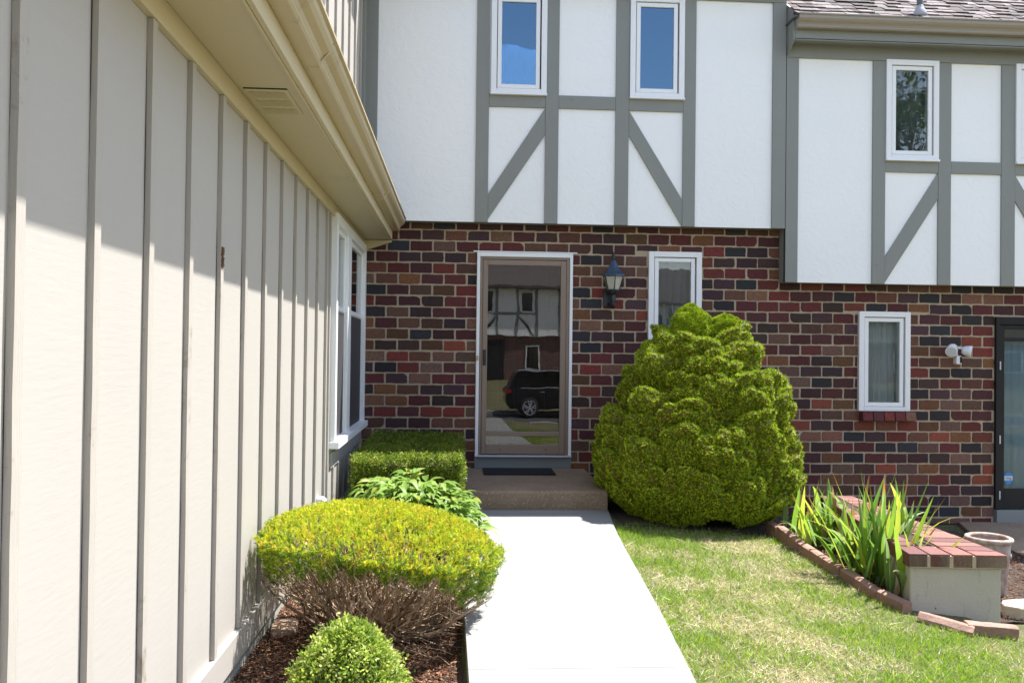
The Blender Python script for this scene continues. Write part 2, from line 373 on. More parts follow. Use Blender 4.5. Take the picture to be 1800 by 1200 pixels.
# ------------------------------------------------------------------ bricks
PAL = [(.200, .030, .022), (.135, .022, .022), (.095, .022, .024), (.160, .058, .034), (.215, .095, .058), (.075, .030, .036), (.030, .022, .026), (.030, .030, .036), (.065, .028, .022), (.290, .062, .030), (.215, .085, .030), (.24, .12, .085)]
PW = [10, 15, 13, 15, 13, 10, 7, 6, 9, 4, 7, 7]
CH, BL, MO, ZREF, XREF = .1151, .2385, .0155, 2.414, -.63
def brick_face(mb, x0, x1, z0, z1, yf, col):
    """one brick: irregular outline, small rounded arris"""
    w, h = x1-x0, z1-z0
    if w < .02 or h < .02: return
    cx, cz = (x0+x1)/2, (z0+z1)/2; pts = []
    ch = [random.uniform(.002, .009) for _ in range(4)]
    if w > .15 and random.random() < .30: ch[random.randrange(4)] = random.uniform(.012, .038)
    cor = [(x0, z0, 1, 1), (x1, z0, -1, 1), (x1, z1, -1, -1), (x0, z1, 1, -1)]
    j = lambda s=.0032: random.uniform(-s, s)
    def seg(a, b, n):
        for k in range(1, n): t = k/n; pts.append((a[0]+(b[0]-a[0])*t+j(), a[1]+(b[1]-a[1])*t+j()))
    for k in range(4):
        X, Zc, sx, sz = cor[k]; c = min(ch[k], w*.4, h*.45); c2 = min(c*random.uniform(.6, 1.2), h*.45)
        c = c*random.uniform(.7, 1.3) if c > .012 else c; a, b = ((X, Zc+sz*c2), (X+sx*c, Zc)) if k in (0, 2) else ((X+sx*c, Zc), (X, Zc+sz*c2))
        if pts: seg(pts[-1], a, 5 if (k in (1, 3) and w > .1) else 3)
        pts.append(a)
        if c > .012: pts.append(((a[0]+b[0])/2+sx*-c*.12+j(.003), (a[1]+b[1])/2-sz*c*.12+j(.003)))
        pts.append(b)
    seg(pts[-1], pts[0], 3)
    n = len(pts); d = random.uniform(-.0015, .0025)
    ring = lambda ins, y: [(cx+(p[0]-cx)*(1-2*ins/w), y, cz+(p[1]-cz)*(1-2*ins/h)) for p in pts]
    vs = ring(0, yf+.012)+ring(.0005, yf+.003-d)+ring(.004, yf-d)
    fs = []
    for r in range(2): fs += [(r*n+k, r*n+(k+1) % n, (r+1)*n+(k+1) % n, (r+1)*n+k) for k in range(n)]
    fs.append(tuple(range(2*n, 3*n))); mb.add(vs, fs, col)
def brick_wall(parts, z_lo, z_hi, xa, xb, openings, yf=8.93, extra=None):
    """parts: list of (xlimit, MB); bricks go to the wall their centre lies in"""
    r0 = int(math.floor((ZREF-z_hi)/CH))-1; r1 = int(math.ceil((ZREF-z_lo)/CH))+1
    for r in range(r0, r1):
        zt = ZREF-r*CH-MO*.5; zb = zt-CH+MO
        if zb > z_hi or zt < z_lo: continue
        zt, zb = min(zt, z_hi), max(zb, z_lo)
        off = XREF+(r % 2)*BL*.5; i0 = int((xa-off)/BL)-2; i1 = int((xb-off)/BL)+2
        for i in range(i0, i1):
            jx = random.uniform(-.003, .003); a = off+i*BL+MO*.5+jx; b = a+BL-MO-random.uniform(0, .003)
            a, b = max(a, xa), min(b, xb)
            if b-a < .02: continue
            segs = [(a, b, zb, zt)]
            for (ox0, ox1, oz0, oz1) in openings:
                new = []
                for (p, q, u, v) in segs:
                    if q <= ox0 or p >= ox1 or v <= oz0 or u >= oz1: new.append((p, q, u, v)); continue
                    cz = (u+v)/2
                    if oz0 < cz < oz1:
                        if p < ox0: new.append((p, ox0-.004, u, v))
                        if q > ox1: new.append((ox1+.004, q, u, v))
                    elif cz >= oz1: new.append((p, q, oz1+.004, v))
                    else: new.append((p, q, u, oz0-.004))
                segs = new
            k = random.choices(range(len(PAL)), PW)[0]; g = random.uniform(.42, .68) if random.random() < .55 else random.uniform(.68, 1.0); col = tuple(c*g*random.uniform(.92, 1.08) for c in PAL[k])
            for (p, q, u, v) in segs:
                cx = (p+q)/2
                for lim, mb in parts:
                    if cx < lim: brick_face(mb, p, q, u+random.uniform(-.0025, .0025), v+random.uniform(-.003, .003), yf, col); break

YF = 8.93        # brick plane
YU = 8.78        # stucco plane of the upper storey
TP = .022        # how far timbers stand proud
# ------------------------------------------------------------------ the three units
entry = thing('townhouse', 'middle townhouse with dark brick ground floor, brown storm door and white half timbered upper wall', 'house', (1.2, 9.2, 0))
right = thing('townhouse', 'right townhouse with lower white half timbered wall, shingle roof edge and black framed door', 'house', (4.8, 9.2, -.4))
left = thing('townhouse', 'left townhouse wing with long greige board and batten wall and tan gutter', 'house', (-1.5, 5, -.2))
op_door = (.189, 1.197, .165, 2.417); op_mw = (2.004, 2.575, 1.395, 2.460); op_rw = (4.297, 4.866, .792, 1.860); op_rd = (5.825, 6.95, -.40, 1.823)
b1, b2 = MB(), MB()
brick_wall([(3.417, b1), (99, b2)], -.42, 2.80, -.985, 7.4, [op_door, op_mw, op_rw, op_rd])
bw1 = b1.build('brick_wall', 'brick', entry); bw2 = b2.build('brick_wall', 'brick', right)
sheet('mortar', 'mortar', (-1.0, 3.417, -.42, 2.80), YF+.007, bw1, [op_door, op_mw]); sheet('mortar', 'mortar', (3.417, 7.4, -.42, 2.30), YF+.007, bw2, [op_rw, op_rd])
MB().box(3.4215, 3.436, YU+.011, YF+.006, 2.171, 2.9).build('return_board', 'timber_paint', right)
# stucco walls
WA = (.303, .880, 4.045, 5.10); WB = (1.750, 2.324, 4.045, 5.10); WC = (4.500, 5.077, 3.472, 4.530); WD = (5.932, 6.509, 3.472, 4.530)
def ins(w, d=.03): return (w[0]+d, w[1]-d, w[2]+d, w[3]-d)
st = sheet('stucco_wall', 'stucco', (-.985, 3.417, 2.71, 5.25), YU, entry, [ins(WA), ins(WB)])
MB().box(-.98, 3.415, YU+.001, YF+.02, 2.713, 2.735).build('overhang_soffit', 'timber_paint', entry)
MB().box(3.42, 7.4, YU+.001, YF+.02, 2.149, 2.17).build('overhang_soffit', 'timber_paint', right)
st2 = sheet('stucco_wall', 'stucco', (3.42, 7.4, 2.147, 4.70), YU, right, [ins(WC), ins(WD)])
# side return of the taller middle unit above the right roof
MB().box(3.395, 3.419, YU+.012, 12, 4.3, 6.9).build('side_wall', 'timber_paint', entry)
def timber(parent, x0, x1, z0, z1, pr=TP, y=YU):
    MB().box(x0, x1, y-pr, y+.01, z0, z1).build('timber', 'timber_paint', parent, bevel=.003)
def brace(parent, poly, pr=TP-.003):
    MB().prism(poly, 'y', YU-pr, YU+.01).build('timber', 'timber_paint', parent, bevel=.002)
zb = 2.708
for a, b in ((.155, .288), (.872, 1.010), (1.605, 1.745), (2.318, 2.451)): timber(entry, a, b, zb, 5.088)
timber(entry, 3.272, 3.414, zb, 5.088, .026)
for a, b in ((.288, .872), (1.010, 1.605), (1.745, 2.318)): timber(entry, a+.001, b-.001, 3.904, 4.040, TP-.002)
brace(entry, [(.870, 3.903), (.870, 3.622), (.290, 2.741), (.290, 3.003)])
brace(entry, [(1.747, 3.902), (1.747, 3.643), (2.316, 2.712), (2.316, 2.990)])
timber(entry, -.86, 3.414, 5.090, 5.235, TP+.004)
timber(right, 3.421, 3.553, 2.145, 4.515, .024)
for a, b in ((4.362, 4.500), (5.082, 5.222), (5.782, 5.932), (6.51, 6.65)): timber(right, a, b, 2.145, 4.515)
for a, b in ((4.500, 5.082), (5.222, 5.782), (5.932, 6.51)): timber(right, a+.001, b-.001, 3.335, 3.465, TP-.002)
brace(right, [(5.080, 3.334), (5.080, 3.060), (4.502, 2.158), (4.502, 2.430)])
brace(right, [(5.934, 3.334), (5.934, 3.060), (6.508, 2.158), (6.508, 2.430)])
timber(right, 3.421, 7.4, 4.517, 4.656, TP+.004)
MB().box(3.4146, 3.4206, YU-.016, YU+.01, 2.15, 4.64).build('caulk_line', 'caulk', right)

def window(parent, w, y, glass_mat='window_glass', kind='blind', hinge=1, sill=True, frame=.062, room=.5):
    """casement: white casing, sash, pane, something behind it"""
    x0, x1, z0, z1 = w; c = .058; root = MB()
    yo = y-.035
    root.box(x0, x0+c, yo, y+.06, z0, z1).box(x1-c, x1, yo, y+.06, z0, z1).box(x0+c, x1-c, yo, y+.06, z1-c, z1).box(x0+c, x1-c, yo, y+.06, z0, z0+c*.8)
    o = root.build('window', 'white_trim', parent, bevel=.004)
    g = .008; a0, a1, b0, b1_ = x0+c+g*(1 if hinge > 0 else .4), x1-c-g*(1 if hinge < 0 else 1.8), z0+c*.8+.004, z1-c-g
    s = .042; ys = yo+.012; sh = MB()
    sh.box(a0, a0+s, ys, y+.05, b0, b1_).box(a1-s, a1, ys, y+.05, b0, b1_).box(a0+s, a1-s, ys, y+.05, b1_-s, b1_).box(a0+s, a1-s, ys, y+.05, b0, b0+s)
    sh.build('sash', 'white_trim', o, bevel=.003)
    MB().box(x0+c-.002, x1-c+.002, y+.03, y+.04, z0+c*.8-.002, b0+.001).box(x0+c-.002, x1-c+.002, y+.03, y+.04, b1_-.001, z1-c+.002).box(x0+c-.002, a0+.001, y+.03, y+.04, b0, b1_).box(a1-.001, x1-c+.002, y+.03, y+.04, b0, b1_).build('weather_seal', 'caulk', o)
    gx0, gx1, gz0, gz1 = a0+s, a1-s, b0+s, b1_-s
    MB().box(gx0, gx1, ys+.018, ys+.024, gz0, gz1).build('pane', glass_mat, o)
    if sill: MB().box(x0-.004, x1+.004, yo-.02, y+.01, z0-.022, z0).build('sill', 'white_trim', o, bevel=.003)
    yb = y+.10
    r = MB(); X0, X1, Z0, Z1, Y1 = gx0-.15, gx1+.15, gz0-.1, gz1+.1, y+room
    r.add([(X0, y+.06, Z0), (X1, y+.06, Z0), (X1, Y1, Z0), (X0, Y1, Z0), (X0, y+.06, Z1), (X1, y+.06, Z1), (X1, Y1, Z1), (X0, Y1, Z1)], [(0, 1, 2, 3), (4, 7, 6, 5), (3, 2, 6, 7), (0, 3, 7, 4), (1, 5, 6, 2)])
    r.build('interior', 'interior', o)
    if kind == 'blind':
        bl = MB(); z = gz0-.02
        while z < gz1+.03:
            bl.add([(gx0-.04, yb, z), (gx1+.04, yb, z), (gx1+.04, yb+.014, z+.021), (gx0-.04, yb+.014, z+.021)], [(0, 1, 2, 3)]); z += .019
        bl.build('blind', 'blind', o)
    elif kind in ('curtain', 'dark_curtain', 'half_curtain'):
        cu = MB(); n = 90; xs0 = gx0-.03 if kind != 'half_curtain' else gx0+.1
        col_t, col_b = [], []
        for k in range(n+1):
            t = k/n; x = xs0+(gx1+.05-xs0)*t
            col_t.append((x, yb+.012*math.sin(t*38)+.008*math.sin(t*71+1), gz1+.04)); col_b.append((x+.012*math.sin(t*9), yb+.02*math.sin(t*34+.7)+.012*math.sin(t*17), gz0-.04))
        m3 = [tuple((Vector(p)+Vector(q))/2+Vector((.008*math.sin(k*.21), .006*math.sin(k*.33), 0))) for k, (p, q) in enumerate(zip(col_t, col_b))]
        vs = col_t+m3+col_b; fs = [(r_*(n+1)+k, r_*(n+1)+k+1, (r_+1)*(n+1)+k+1, (r_+1)*(n+1)+k) for r_ in range(2) for k in range(n)]
        cu.add(vs, fs); cu.build('curtain', 'dark_curtain' if kind != 'curtain' else 'curtain', o, smooth=True)
    return o
window(entry, WA, YU-.005, 'sky_glass', kind='dark_curtain'); window(entry, WB, YU-.005, 'sky_glass', kind='blind')
window(entry, op_mw, YF+.005, kind='dark_curtain'); wc = window(right, WC, YU-.005, kind='dark_curtain'); window(right, WD, YU-.005, kind='dark_curtain')
rwin = window(right, op_rw, YF+.005, 'plain_glass', kind='curtain', sill=False)
# brick sill under the right ground-floor window
sb = MB(); xx = 4.312; cl = [PAL[1], PAL[2], PAL[0], PAL[1], PAL[4]]
for k in range(5):
    m4 = Matrix.Translation((xx+.057, YF-.03, .735)) @ Matrix.Rotation(rad(-9), 4, 'X')
    sb.box(-.055, .055, -.06, .10, -.05, .045, col=cl[k], m=m4); xx += .119
sb.build('brick_sill', 'brick', right, bevel=.004)
MB().box(4.315, 4.90, YF-.06, YF+.005, .688, .765).build('sill_mortar', 'mortar', right)

# storm door
df = MB(); df.box(.189, .222, YF-.03, YF+.10, .30, 2.417).box(1.165, 1.197, YF-.03, YF+.10, .30, 2.417).box(.222, 1.165, YF-.03, YF+.10, 2.372, 2.417)
dfo = df.build('door_frame', 'white_trim', entry, bevel=.004)
MB().box(.185, 1.20, YF-.06, YF+.10, .285, .303).build('threshold', 'alloy', dfo, bevel=.003)
MB().box(.192, 1.195, YF-.012, YF+.10, .165, .284).build('kick_panel', 'kick_paint', dfo)
MB().box(.15, 1.24, YF-.033, YF-.005, 2.4185, 2.43).build('drip_cap', 'white_trim', dfo)
sd = MB(); sd.box(.224, .250, YF-.018, YF+.06, .305, 2.370).box(1.132, 1.163, YF-.018, YF+.06, .305, 2.370).box(.250, 1.132, YF-.018, YF+.06, 2.346, 2.370)
sdo = sd.build('storm_door', 'bronze_frame', entry, bevel=.003)
lf = MB(); lf.box(.253, .305, YF-.022, YF+.012, .312, 2.340).box(1.070, 1.129, YF-.022, YF+.012, .312, 2.340).box(.305, 1.070, YF-.022, YF+.012, 2.285, 2.340).box(.305, 1.070, YF-.022, YF+.012, .500, .548).box(.305, 1.070, YF-.022, YF+.012, .312, .412)
lf.build('door_leaf', 'bronze_frame', sdo, bevel=.004)
MB().box(.305, 1.07, YF-.006, YF-.001, .548, 2.285).build('pane', 'door_glass', sdo)
MB().box(.305, 1.07, YF-.006, YF-.001, .412, .500).build('pane', 'door_glass', sdo)
MB().box(.268, .287, YF-.05, YF-.028, 1.25, 1.39).box(.262, .293, YF-.028, YF-.0225, 1.235, 1.40).build('handle', 'black_iron', sdo, bevel=.004)
MB().box(.191, .214, YF-.036, YF-.0305, 1.285, 1.335).build('strike_plate', 'brass', dfo, bevel=.002)
MB().tube([(.45, YF-.0225, .36), (.45, YF-.026, .36)], .007, 10).build('screw', 'black_iron', sdo); MB().tube([(.93, YF-.0225, .36), (.93, YF-.026, .36)], .007, 10).build('screw', 'black_iron', sdo)
idr = MB(); idr.box(.23, 1.16, YF+.11, YF+.15, .30, 2.37)
for k in range(5): idr.box(.30+k*.165, .30+k*.165+.13, YF+.098, YF+.11, .42, 2.24)
idr.build('inner_door', 'inner_door', entry, bevel=.006)
# black door of the right unit
rd = MB(); rd.box(5.825, 5.870, YF-.03, YF+.1, -.26, 1.823).box(6.85, 6.95, YF-.03, YF+.1, -.26, 1.823).box(5.87, 6.85, YF-.03, YF+.1, 1.74, 1.823)
rdo = rd.build('glass_door', 'black_frame', right, bevel=.004)
rl = MB(); rl.box(5.873, 5.925, YF-.02, YF+.03, -.255, 1.735).box(6.75, 6.847, YF-.02, YF+.03, -.255, 1.735).box(5.925, 6.75, YF-.02, YF+.03, -.255, -.04).box(5.925, 6.75, YF-.02, YF+.03, 1.56, 1.60).box(5.925, 6.75, YF-.02, YF+.03, 1.69, 1.735)
rl.build('door_leaf', 'black_frame', rdo, bevel=.004); MB().box(5.925, 6.75, YF, YF+.005, -.04, 1.56).build('pane', 'plain_glass', rdo); MB().box(5.925, 6.75, YF, YF+.005, 1.60, 1.69).build('transom_pane', 'window_glass', rdo)
for hz in (1.25, .45, -.15): MB().box(5.862, 5.876, YF-.036, YF-.0305, hz, hz+.09).build('hinge', 'alloy', rdo)
cu = MB(); n = 80; vs = []
for k in range(n+1): x = 5.92+.86*k/n; vs += [(x, YF+.09+.012*math.sin(k*.55)-(.03 if 14 < k < 18 else 0), -.1), (x, YF+.09+.012*math.sin(k*.55+.3), 1.6)]
cu.add(vs, [(2*k, 2*k+2, 2*k+3, 2*k+1) for k in range(n)]); cu.build('curtain', 'sheer', rdo, smooth=True)
MB().box(5.8, 6.95, YF+.2, YF+.22, -.3, 1.8).build('backing', 'interior', rdo)
MB().box(5.828, 6.95, YF-.05, YF+.1, -.40, -.262).build('threshold', 'kick_paint', rdo)
st_ = MB().prism([(5.985+.055*math.cos(rad(22.5+45*k)), .075+.068*math.sin(rad(22.5+45*k))) for k in range(8)], 'y', YF-.004, YF-.0015).build('security_sticker', 'sticker_blue', rdo)
st_['label'] = 'blue octagonal security sticker low on the glass'
MB().box(5.94, 6.03, YF-.0065, YF-.0045, .052, .098).build('sticker_band', 'sticker_white', rdo)
tc = bpy.data.curves.new('sticker_text', 'FONT'); tc.body = 'ring'; tc.size = .045; tc.align_x = 'CENTER'; tc.align_y = 'CENTER'; tc.extrude = .0004
to = bpy.data.objects.new('tmp', tc); COL.objects.link(to); dg = bpy.context.evaluated_depsgraph_get(); me = bpy.data.meshes.new_from_object(to.evaluated_get(dg)); bpy.data.objects.remove(to)
me.transform(Matrix.Translation(Vector((5.985, YF-.0075, .077))-Vector(right.location)) @ Matrix.Rotation(rad(90), 4, 'X')); me.materials.clear(); me.materials.append(MAT['sticker_ink'])
to = bpy.data.objects.new('sticker_text', me); COL.objects.link(to); to.parent = rdo

# ------------------------------------------------------------------ eaves and roofs of middle and right units
def shingle_roof(parent, x0, x1, y0, z0, slope, rows, name='roof'):
    deck = MB(); L = rows*.14; cz, cy = math.sin(slope), math.cos(slope)
    P = lambda u, h: (y0+u*cy-h*cz, z0+u*cz+h*cy)
    (ya, za), (yb, zb_), (yc, zc), (yd, zd) = P(0, -.02), P(L, -.02), P(L, 0), P(0, 0)
    deck.add([(x0, ya, za), (x1, ya, za), (x1, yb, zb_), (x0, yb, zb_), (x0, yd, zd), (x1, yd, zd), (x1, yc, zc), (x0, yc, zc)], [(0, 3, 2, 1), (4, 5, 6, 7), (0, 1, 5, 4), (2, 3, 7, 6), (1, 2, 6, 5), (3, 0, 4, 7)])
    ro = deck.build(name, 'roof_deck', parent); sh = MB()
    pal = [(.34, .27, .25), (.16, .11, .105), (.42, .35, .33), (.08, .055, .053), (.24, .175, .16)]
    for r in range(rows):
        x = x0-random.uniform(0, .1)
        while x < x1:
            w = random.uniform(.05, .17); g = random.uniform(.8, 1.2); c = tuple(q*g*.46 for q in random.choice(pal)); th = random.choice([.006, .012, .018]); e = random.uniform(-.02, .01)
            a, b = max(x, x0), min(x+w-.004, x1)
            if b-a > .01:
                u0, u1 = r*.14+e, r*.14+.19; (q0, p0), (q1, p1), (q2, p2), (q3, p3) = P(u0, .003), P(u1, .0015), P(u1, .004), P(u0, .006+th)
                sh.add([(a, q0, p0), (b, q0, p0), (b, q1, p1), (a, q1, p1), (a, q3, p3), (b, q3, p3), (b, q2, p2), (a, q2, p2)], [(0, 3, 2, 1), (4, 5, 6, 7), (0, 1, 5, 4), (2, 3, 7, 6), (1, 2, 6, 5), (3, 0, 4, 7)], c)
            x += w
    sh.build('shingles', 'shingle', ro); return ro
def k_gutter(parent, pts_fn, a, b, mat, name='gutter', caps=True):
    """K-profile gutter: pts_fn maps (out,up)->(axis coords)"""
    prof = [(0, .0), (.062, 0), (.070, .012), (.066, .03), (.075, .048), (.098, .066), (.110, .085), (.112, .112), (.124, .118), (.124, .130), (.106, .130)]
    inner = [(.104, .12), (.10, .09), (.062, .05), (.058, .008), (.006, .008), (.006, .13), (0, .13)]
    poly = [pts_fn(*p) for p in prof+inner]; n = len(poly); m = MB()
    vs = [p(a) for p in poly]+[p(b) for p in poly]
    m.add(vs, [(i, (i+1) % n, (i+1) % n+n, i+n) for i in range(n)])
    if caps:
        k = len(prof)
        for t in (a, b): m.add([pts_fn(*p)(t) for p in prof+[(0, .13)]], [tuple(range(k+1))])
    return m.build(name, mat, parent)
def eave(parent, x0, x1, zs, top, mat):
    ye = 8.55
    MB().prism([(YU-.03, zs), (ye+.03, zs-.012), (ye+.03, zs-.004), (YU-.03, zs+.01)], 'x', x0, x1).build('soffit', 'timber_paint', parent)
    MB().box(x0, x1, ye+.03, ye+.055, zs-.022, zs+.19).build('fascia', 'timber_paint', parent, bevel=.003)
    g = k_gutter(parent, lambda o, u: (lambda t: (t, ye+.0285-o, zs+.085+u)), x0+.0, x1, mat)
eave(right, 3.44, 7.4, 4.66, 4.87, 'eave_gutter_metal')
MB().prism([(8.58, 4.64), (8.77, 4.52), (8.80, 4.52), (8.80, 5.1), (8.60, 4.95)], 'x', 3.421, 3.437).build('eave_end', 'timber_paint', right)
eave(entry, -.95, 3.55, 5.24, 5.45, 'eave_gutter_metal')
rr = shingle_roof(right, 3.425, 7.4, 8.50, 4.865, rad(36), 26)
shingle_roof(entry, -3, 3.6, 8.50, 5.45, rad(26), 6)
MB().lathe([(.075, 0), (.072, .03), (.05, .08), (.034, .11), (.033, .12)], 20, (4.80, 8.64, 4.945)).build('pipe_flashing', 'vent_pipe_metal', rr, smooth=True)
MB().lathe([(.030, 0), (.030, .42)], 16, (4.80, 8.64, 4.95)).build('vent_pipe', 'lead', rr)
MB().box(3.40, 3.52, 8.50, 8.75, 4.845, 4.862).build('flashing', 'lead', right)
# bulk of the houses (keeps light out)
MB().box(-1.0, 3.40, 9.55, 9.60, -.4, 6.3).box(-1.0, 3.40, 9.0, 9.5, 2.85, 2.87).build('inner_wall', 'interior', entry)
MB().box(3.43, 7.4, 9.62, 9.65, -.5, 5.0).box(7.4, 7.42, 8.95, 9.6, -.5, 4.9).build('inner_wall', 'interior', right)

# ------------------------------------------------------------------ left wing
X0 = -1.0
def sheet_x(name, mat, y0, y1, z0, z1, x, parent, holes=()):
    mb = MB(); ys = sorted({y0, y1, *[h for H in holes for h in H[:2] if y0 < h < y1]}); zs = sorted({z0, z1, *[h for H in holes for h in H[2:] if z0 < h < z1]})
    for i in range(len(ys)-1):
        for j in range(len(zs)-1):
            cy, cz = (ys[i]+ys[i+1])/2, (zs[j]+zs[j+1])/2
            if any(h[0] < cy < h[1] and h[2] < cz < h[3] for h in holes): continue
            mb.add([(x, ys[i], zs[j]), (x, ys[i+1], zs[j]), (x, ys[i+1], zs[j+1]), (x, ys[i], zs[j+1])], [(0, 1, 2, 3)])
    return mb.build(name, mat, parent)
sheet_x('siding_wall', 'siding_paint', -3.5, 8.925, -.04, 2.62, X0, left, [(6.80, 8.88, .66, 2.44)])
ub = sheet_x('upper_wall', 'siding_paint', 2.0, 8.77, 2.80, 5.6, X0, left)
def batten(yc, z0, z1, x=X0, w=.042, d=.019):
    m = MB(); n = 14
    for k in range(n+1):
        z = z0+(z1-z0)*k/n; j = random.uniform(-.0012, .0012); j2 = random.uniform(-.001, .001)
        m.v += [(x-.001, yc-w/2+j, z), (x+d+j2, yc-w/2+j, z), (x+d+j2, yc+w/2+j, z), (x-.001, yc+w/2+j, z)]
    for k in range(n):
        o = 4*k; m.f += [(o, o+4, o+5, o+1), (o+1, o+5, o+6, o+2), (o+2, o+6, o+7, o+3)]
    m.f += [(0, 1, 2, 3), (4*n+3, 4*n+2, 4*n+1, 4*n)]
    o_ = m.build('batten', 'batten_paint', left)
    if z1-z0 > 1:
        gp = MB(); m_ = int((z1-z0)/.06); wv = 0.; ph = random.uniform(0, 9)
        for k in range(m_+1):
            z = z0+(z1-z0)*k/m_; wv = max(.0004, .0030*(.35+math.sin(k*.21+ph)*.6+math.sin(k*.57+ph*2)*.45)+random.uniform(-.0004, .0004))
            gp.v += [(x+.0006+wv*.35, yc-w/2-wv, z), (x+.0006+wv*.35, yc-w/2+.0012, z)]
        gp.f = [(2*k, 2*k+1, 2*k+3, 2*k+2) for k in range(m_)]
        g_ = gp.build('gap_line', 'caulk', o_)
    return o_
yb_ = 2.363+.021
ks = [yb_+.4085*k for k in range(-14, 11)]
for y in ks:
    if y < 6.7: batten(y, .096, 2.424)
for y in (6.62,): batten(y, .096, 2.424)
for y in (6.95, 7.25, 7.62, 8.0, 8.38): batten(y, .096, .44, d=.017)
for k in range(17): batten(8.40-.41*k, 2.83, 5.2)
MB().box(X0-.001, X0+.014, 6.82, 8.90, .442, .56).build('trim_board', 'siding_paint', left, bevel=.002)
MB().box(X0-.001, X0+.026, -3.5, 8.90, -.04, .094).build('skirt_board', 'siding_paint', left, bevel=.003)
MB().box(X0-.02, X0+.008, -3.5, 8.90, -.4, -.042).build('foundation', 'foundation_paint', left)
MB().box(X0-.001, X0+.026, -3.5, 8.925, 2.426, 2.5185).build('frieze_board', 'eave_bounce_paint', left, bevel=.003)
MB().box(X0-.05, -.705, -3.5, 8.925, 2.52, 2.53).build('soffit', 'eave_bounce_paint', left)
fz = MB(); fz.box(-.705, -.683, -3.5, 8.75, 2.508, 2.72).box(-.722, -.706, -3.5, 8.75, 2.503, 2.519); fz.build('fascia', 'eave_bounce_paint', left, bevel=.003)
gt = MB()
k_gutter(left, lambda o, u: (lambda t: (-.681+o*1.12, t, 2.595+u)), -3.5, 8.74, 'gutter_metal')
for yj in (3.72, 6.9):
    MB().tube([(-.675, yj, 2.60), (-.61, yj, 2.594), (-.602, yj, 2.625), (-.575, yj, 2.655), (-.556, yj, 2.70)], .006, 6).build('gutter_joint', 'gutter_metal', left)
MB().prism([(-.975, 2.515), (-.70, 2.515), (-.70, 2.50), (-.975, 2.41)], 'y', 8.86, 8.925).build('eave_return', 'eave_bounce_paint', left, bevel=.003)
sv = MB(); sv.box(-.955, -.765, 3.80, 4.20, 2.5155, 2.519)
for i in range(3):
    for k in range(13):
        y = 3.835+.128*i
        xx = -.94+.0125*k
        sv.prism([(xx, 2.5155), (xx+.009, 2.5155), (xx+.003, 2.507)], 'y', y, y+.085)
sv.build('soffit_vent', 'eave_bounce_paint', left)
MB().box(-.955, -.765, 3.793, 3.7995, 2.5155, 2.5195).build('vent_gap', 'caulk', left)
pr = MB().prism([(-1.0, 2.90), (-.60, 2.715), (-.60, 2.735), (-1.0, 2.92)], 'y', -3.5, 8.77).build('lower_roof', 'roof_deck', left)
# upper eave of left wing (above the frame, shades the upper wall)
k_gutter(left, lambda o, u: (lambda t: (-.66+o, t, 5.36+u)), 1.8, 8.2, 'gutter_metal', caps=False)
MB().box(-1.0, -.66, 1.8, 8.2, 5.28, 5.30).box(-.68, -.662, 1.8, 8.2, 5.28, 5.48).build('upper_eave', 'eave_bounce_paint', left)
MB().prism([(-.60, 5.49), (-.60, 5.51), (-3.2, 6.6), (-3.2, 6.58)], 'y', 1.8, 8.2).build('upper_roof', 'roof_deck', left)
# corner boards where wing meets the middle unit
MB().box(-1.0, -.97, 8.62, 8.755, 2.86, 5.25).build('corner_board', 'timber_paint', left, bevel=.003)
MB().box(-.985, -.853, YU-.03, YU+.005, 2.712, 5.088).build('corner_post', 'timber_paint', entry, bevel=.003)
# downspout elbow over the gutter
dm = MB(); ring = 18
for i, (zz, rx, ry) in enumerate([(3.47, .004, .01), (3.50, .035, .05), (3.56, .055, .085), (3.68, .07, .12), (3.85, .075, .135), (4.3, .075, .14)]):
    dm.v += [(-.915+rx*math.cos(2*math.pi*k/ring), 5.40+ry*math.sin(2*math.pi*k/ring), zz) for k in range(ring)]
dm.f = [(i*ring+k, i*ring+(k+1) % ring, (i+1)*ring+(k+1) % ring, (i+1)*ring+k) for i in range(5) for k in range(ring)]
dm.build('downspout_end', 'vent_pipe_metal', left, smooth=True)
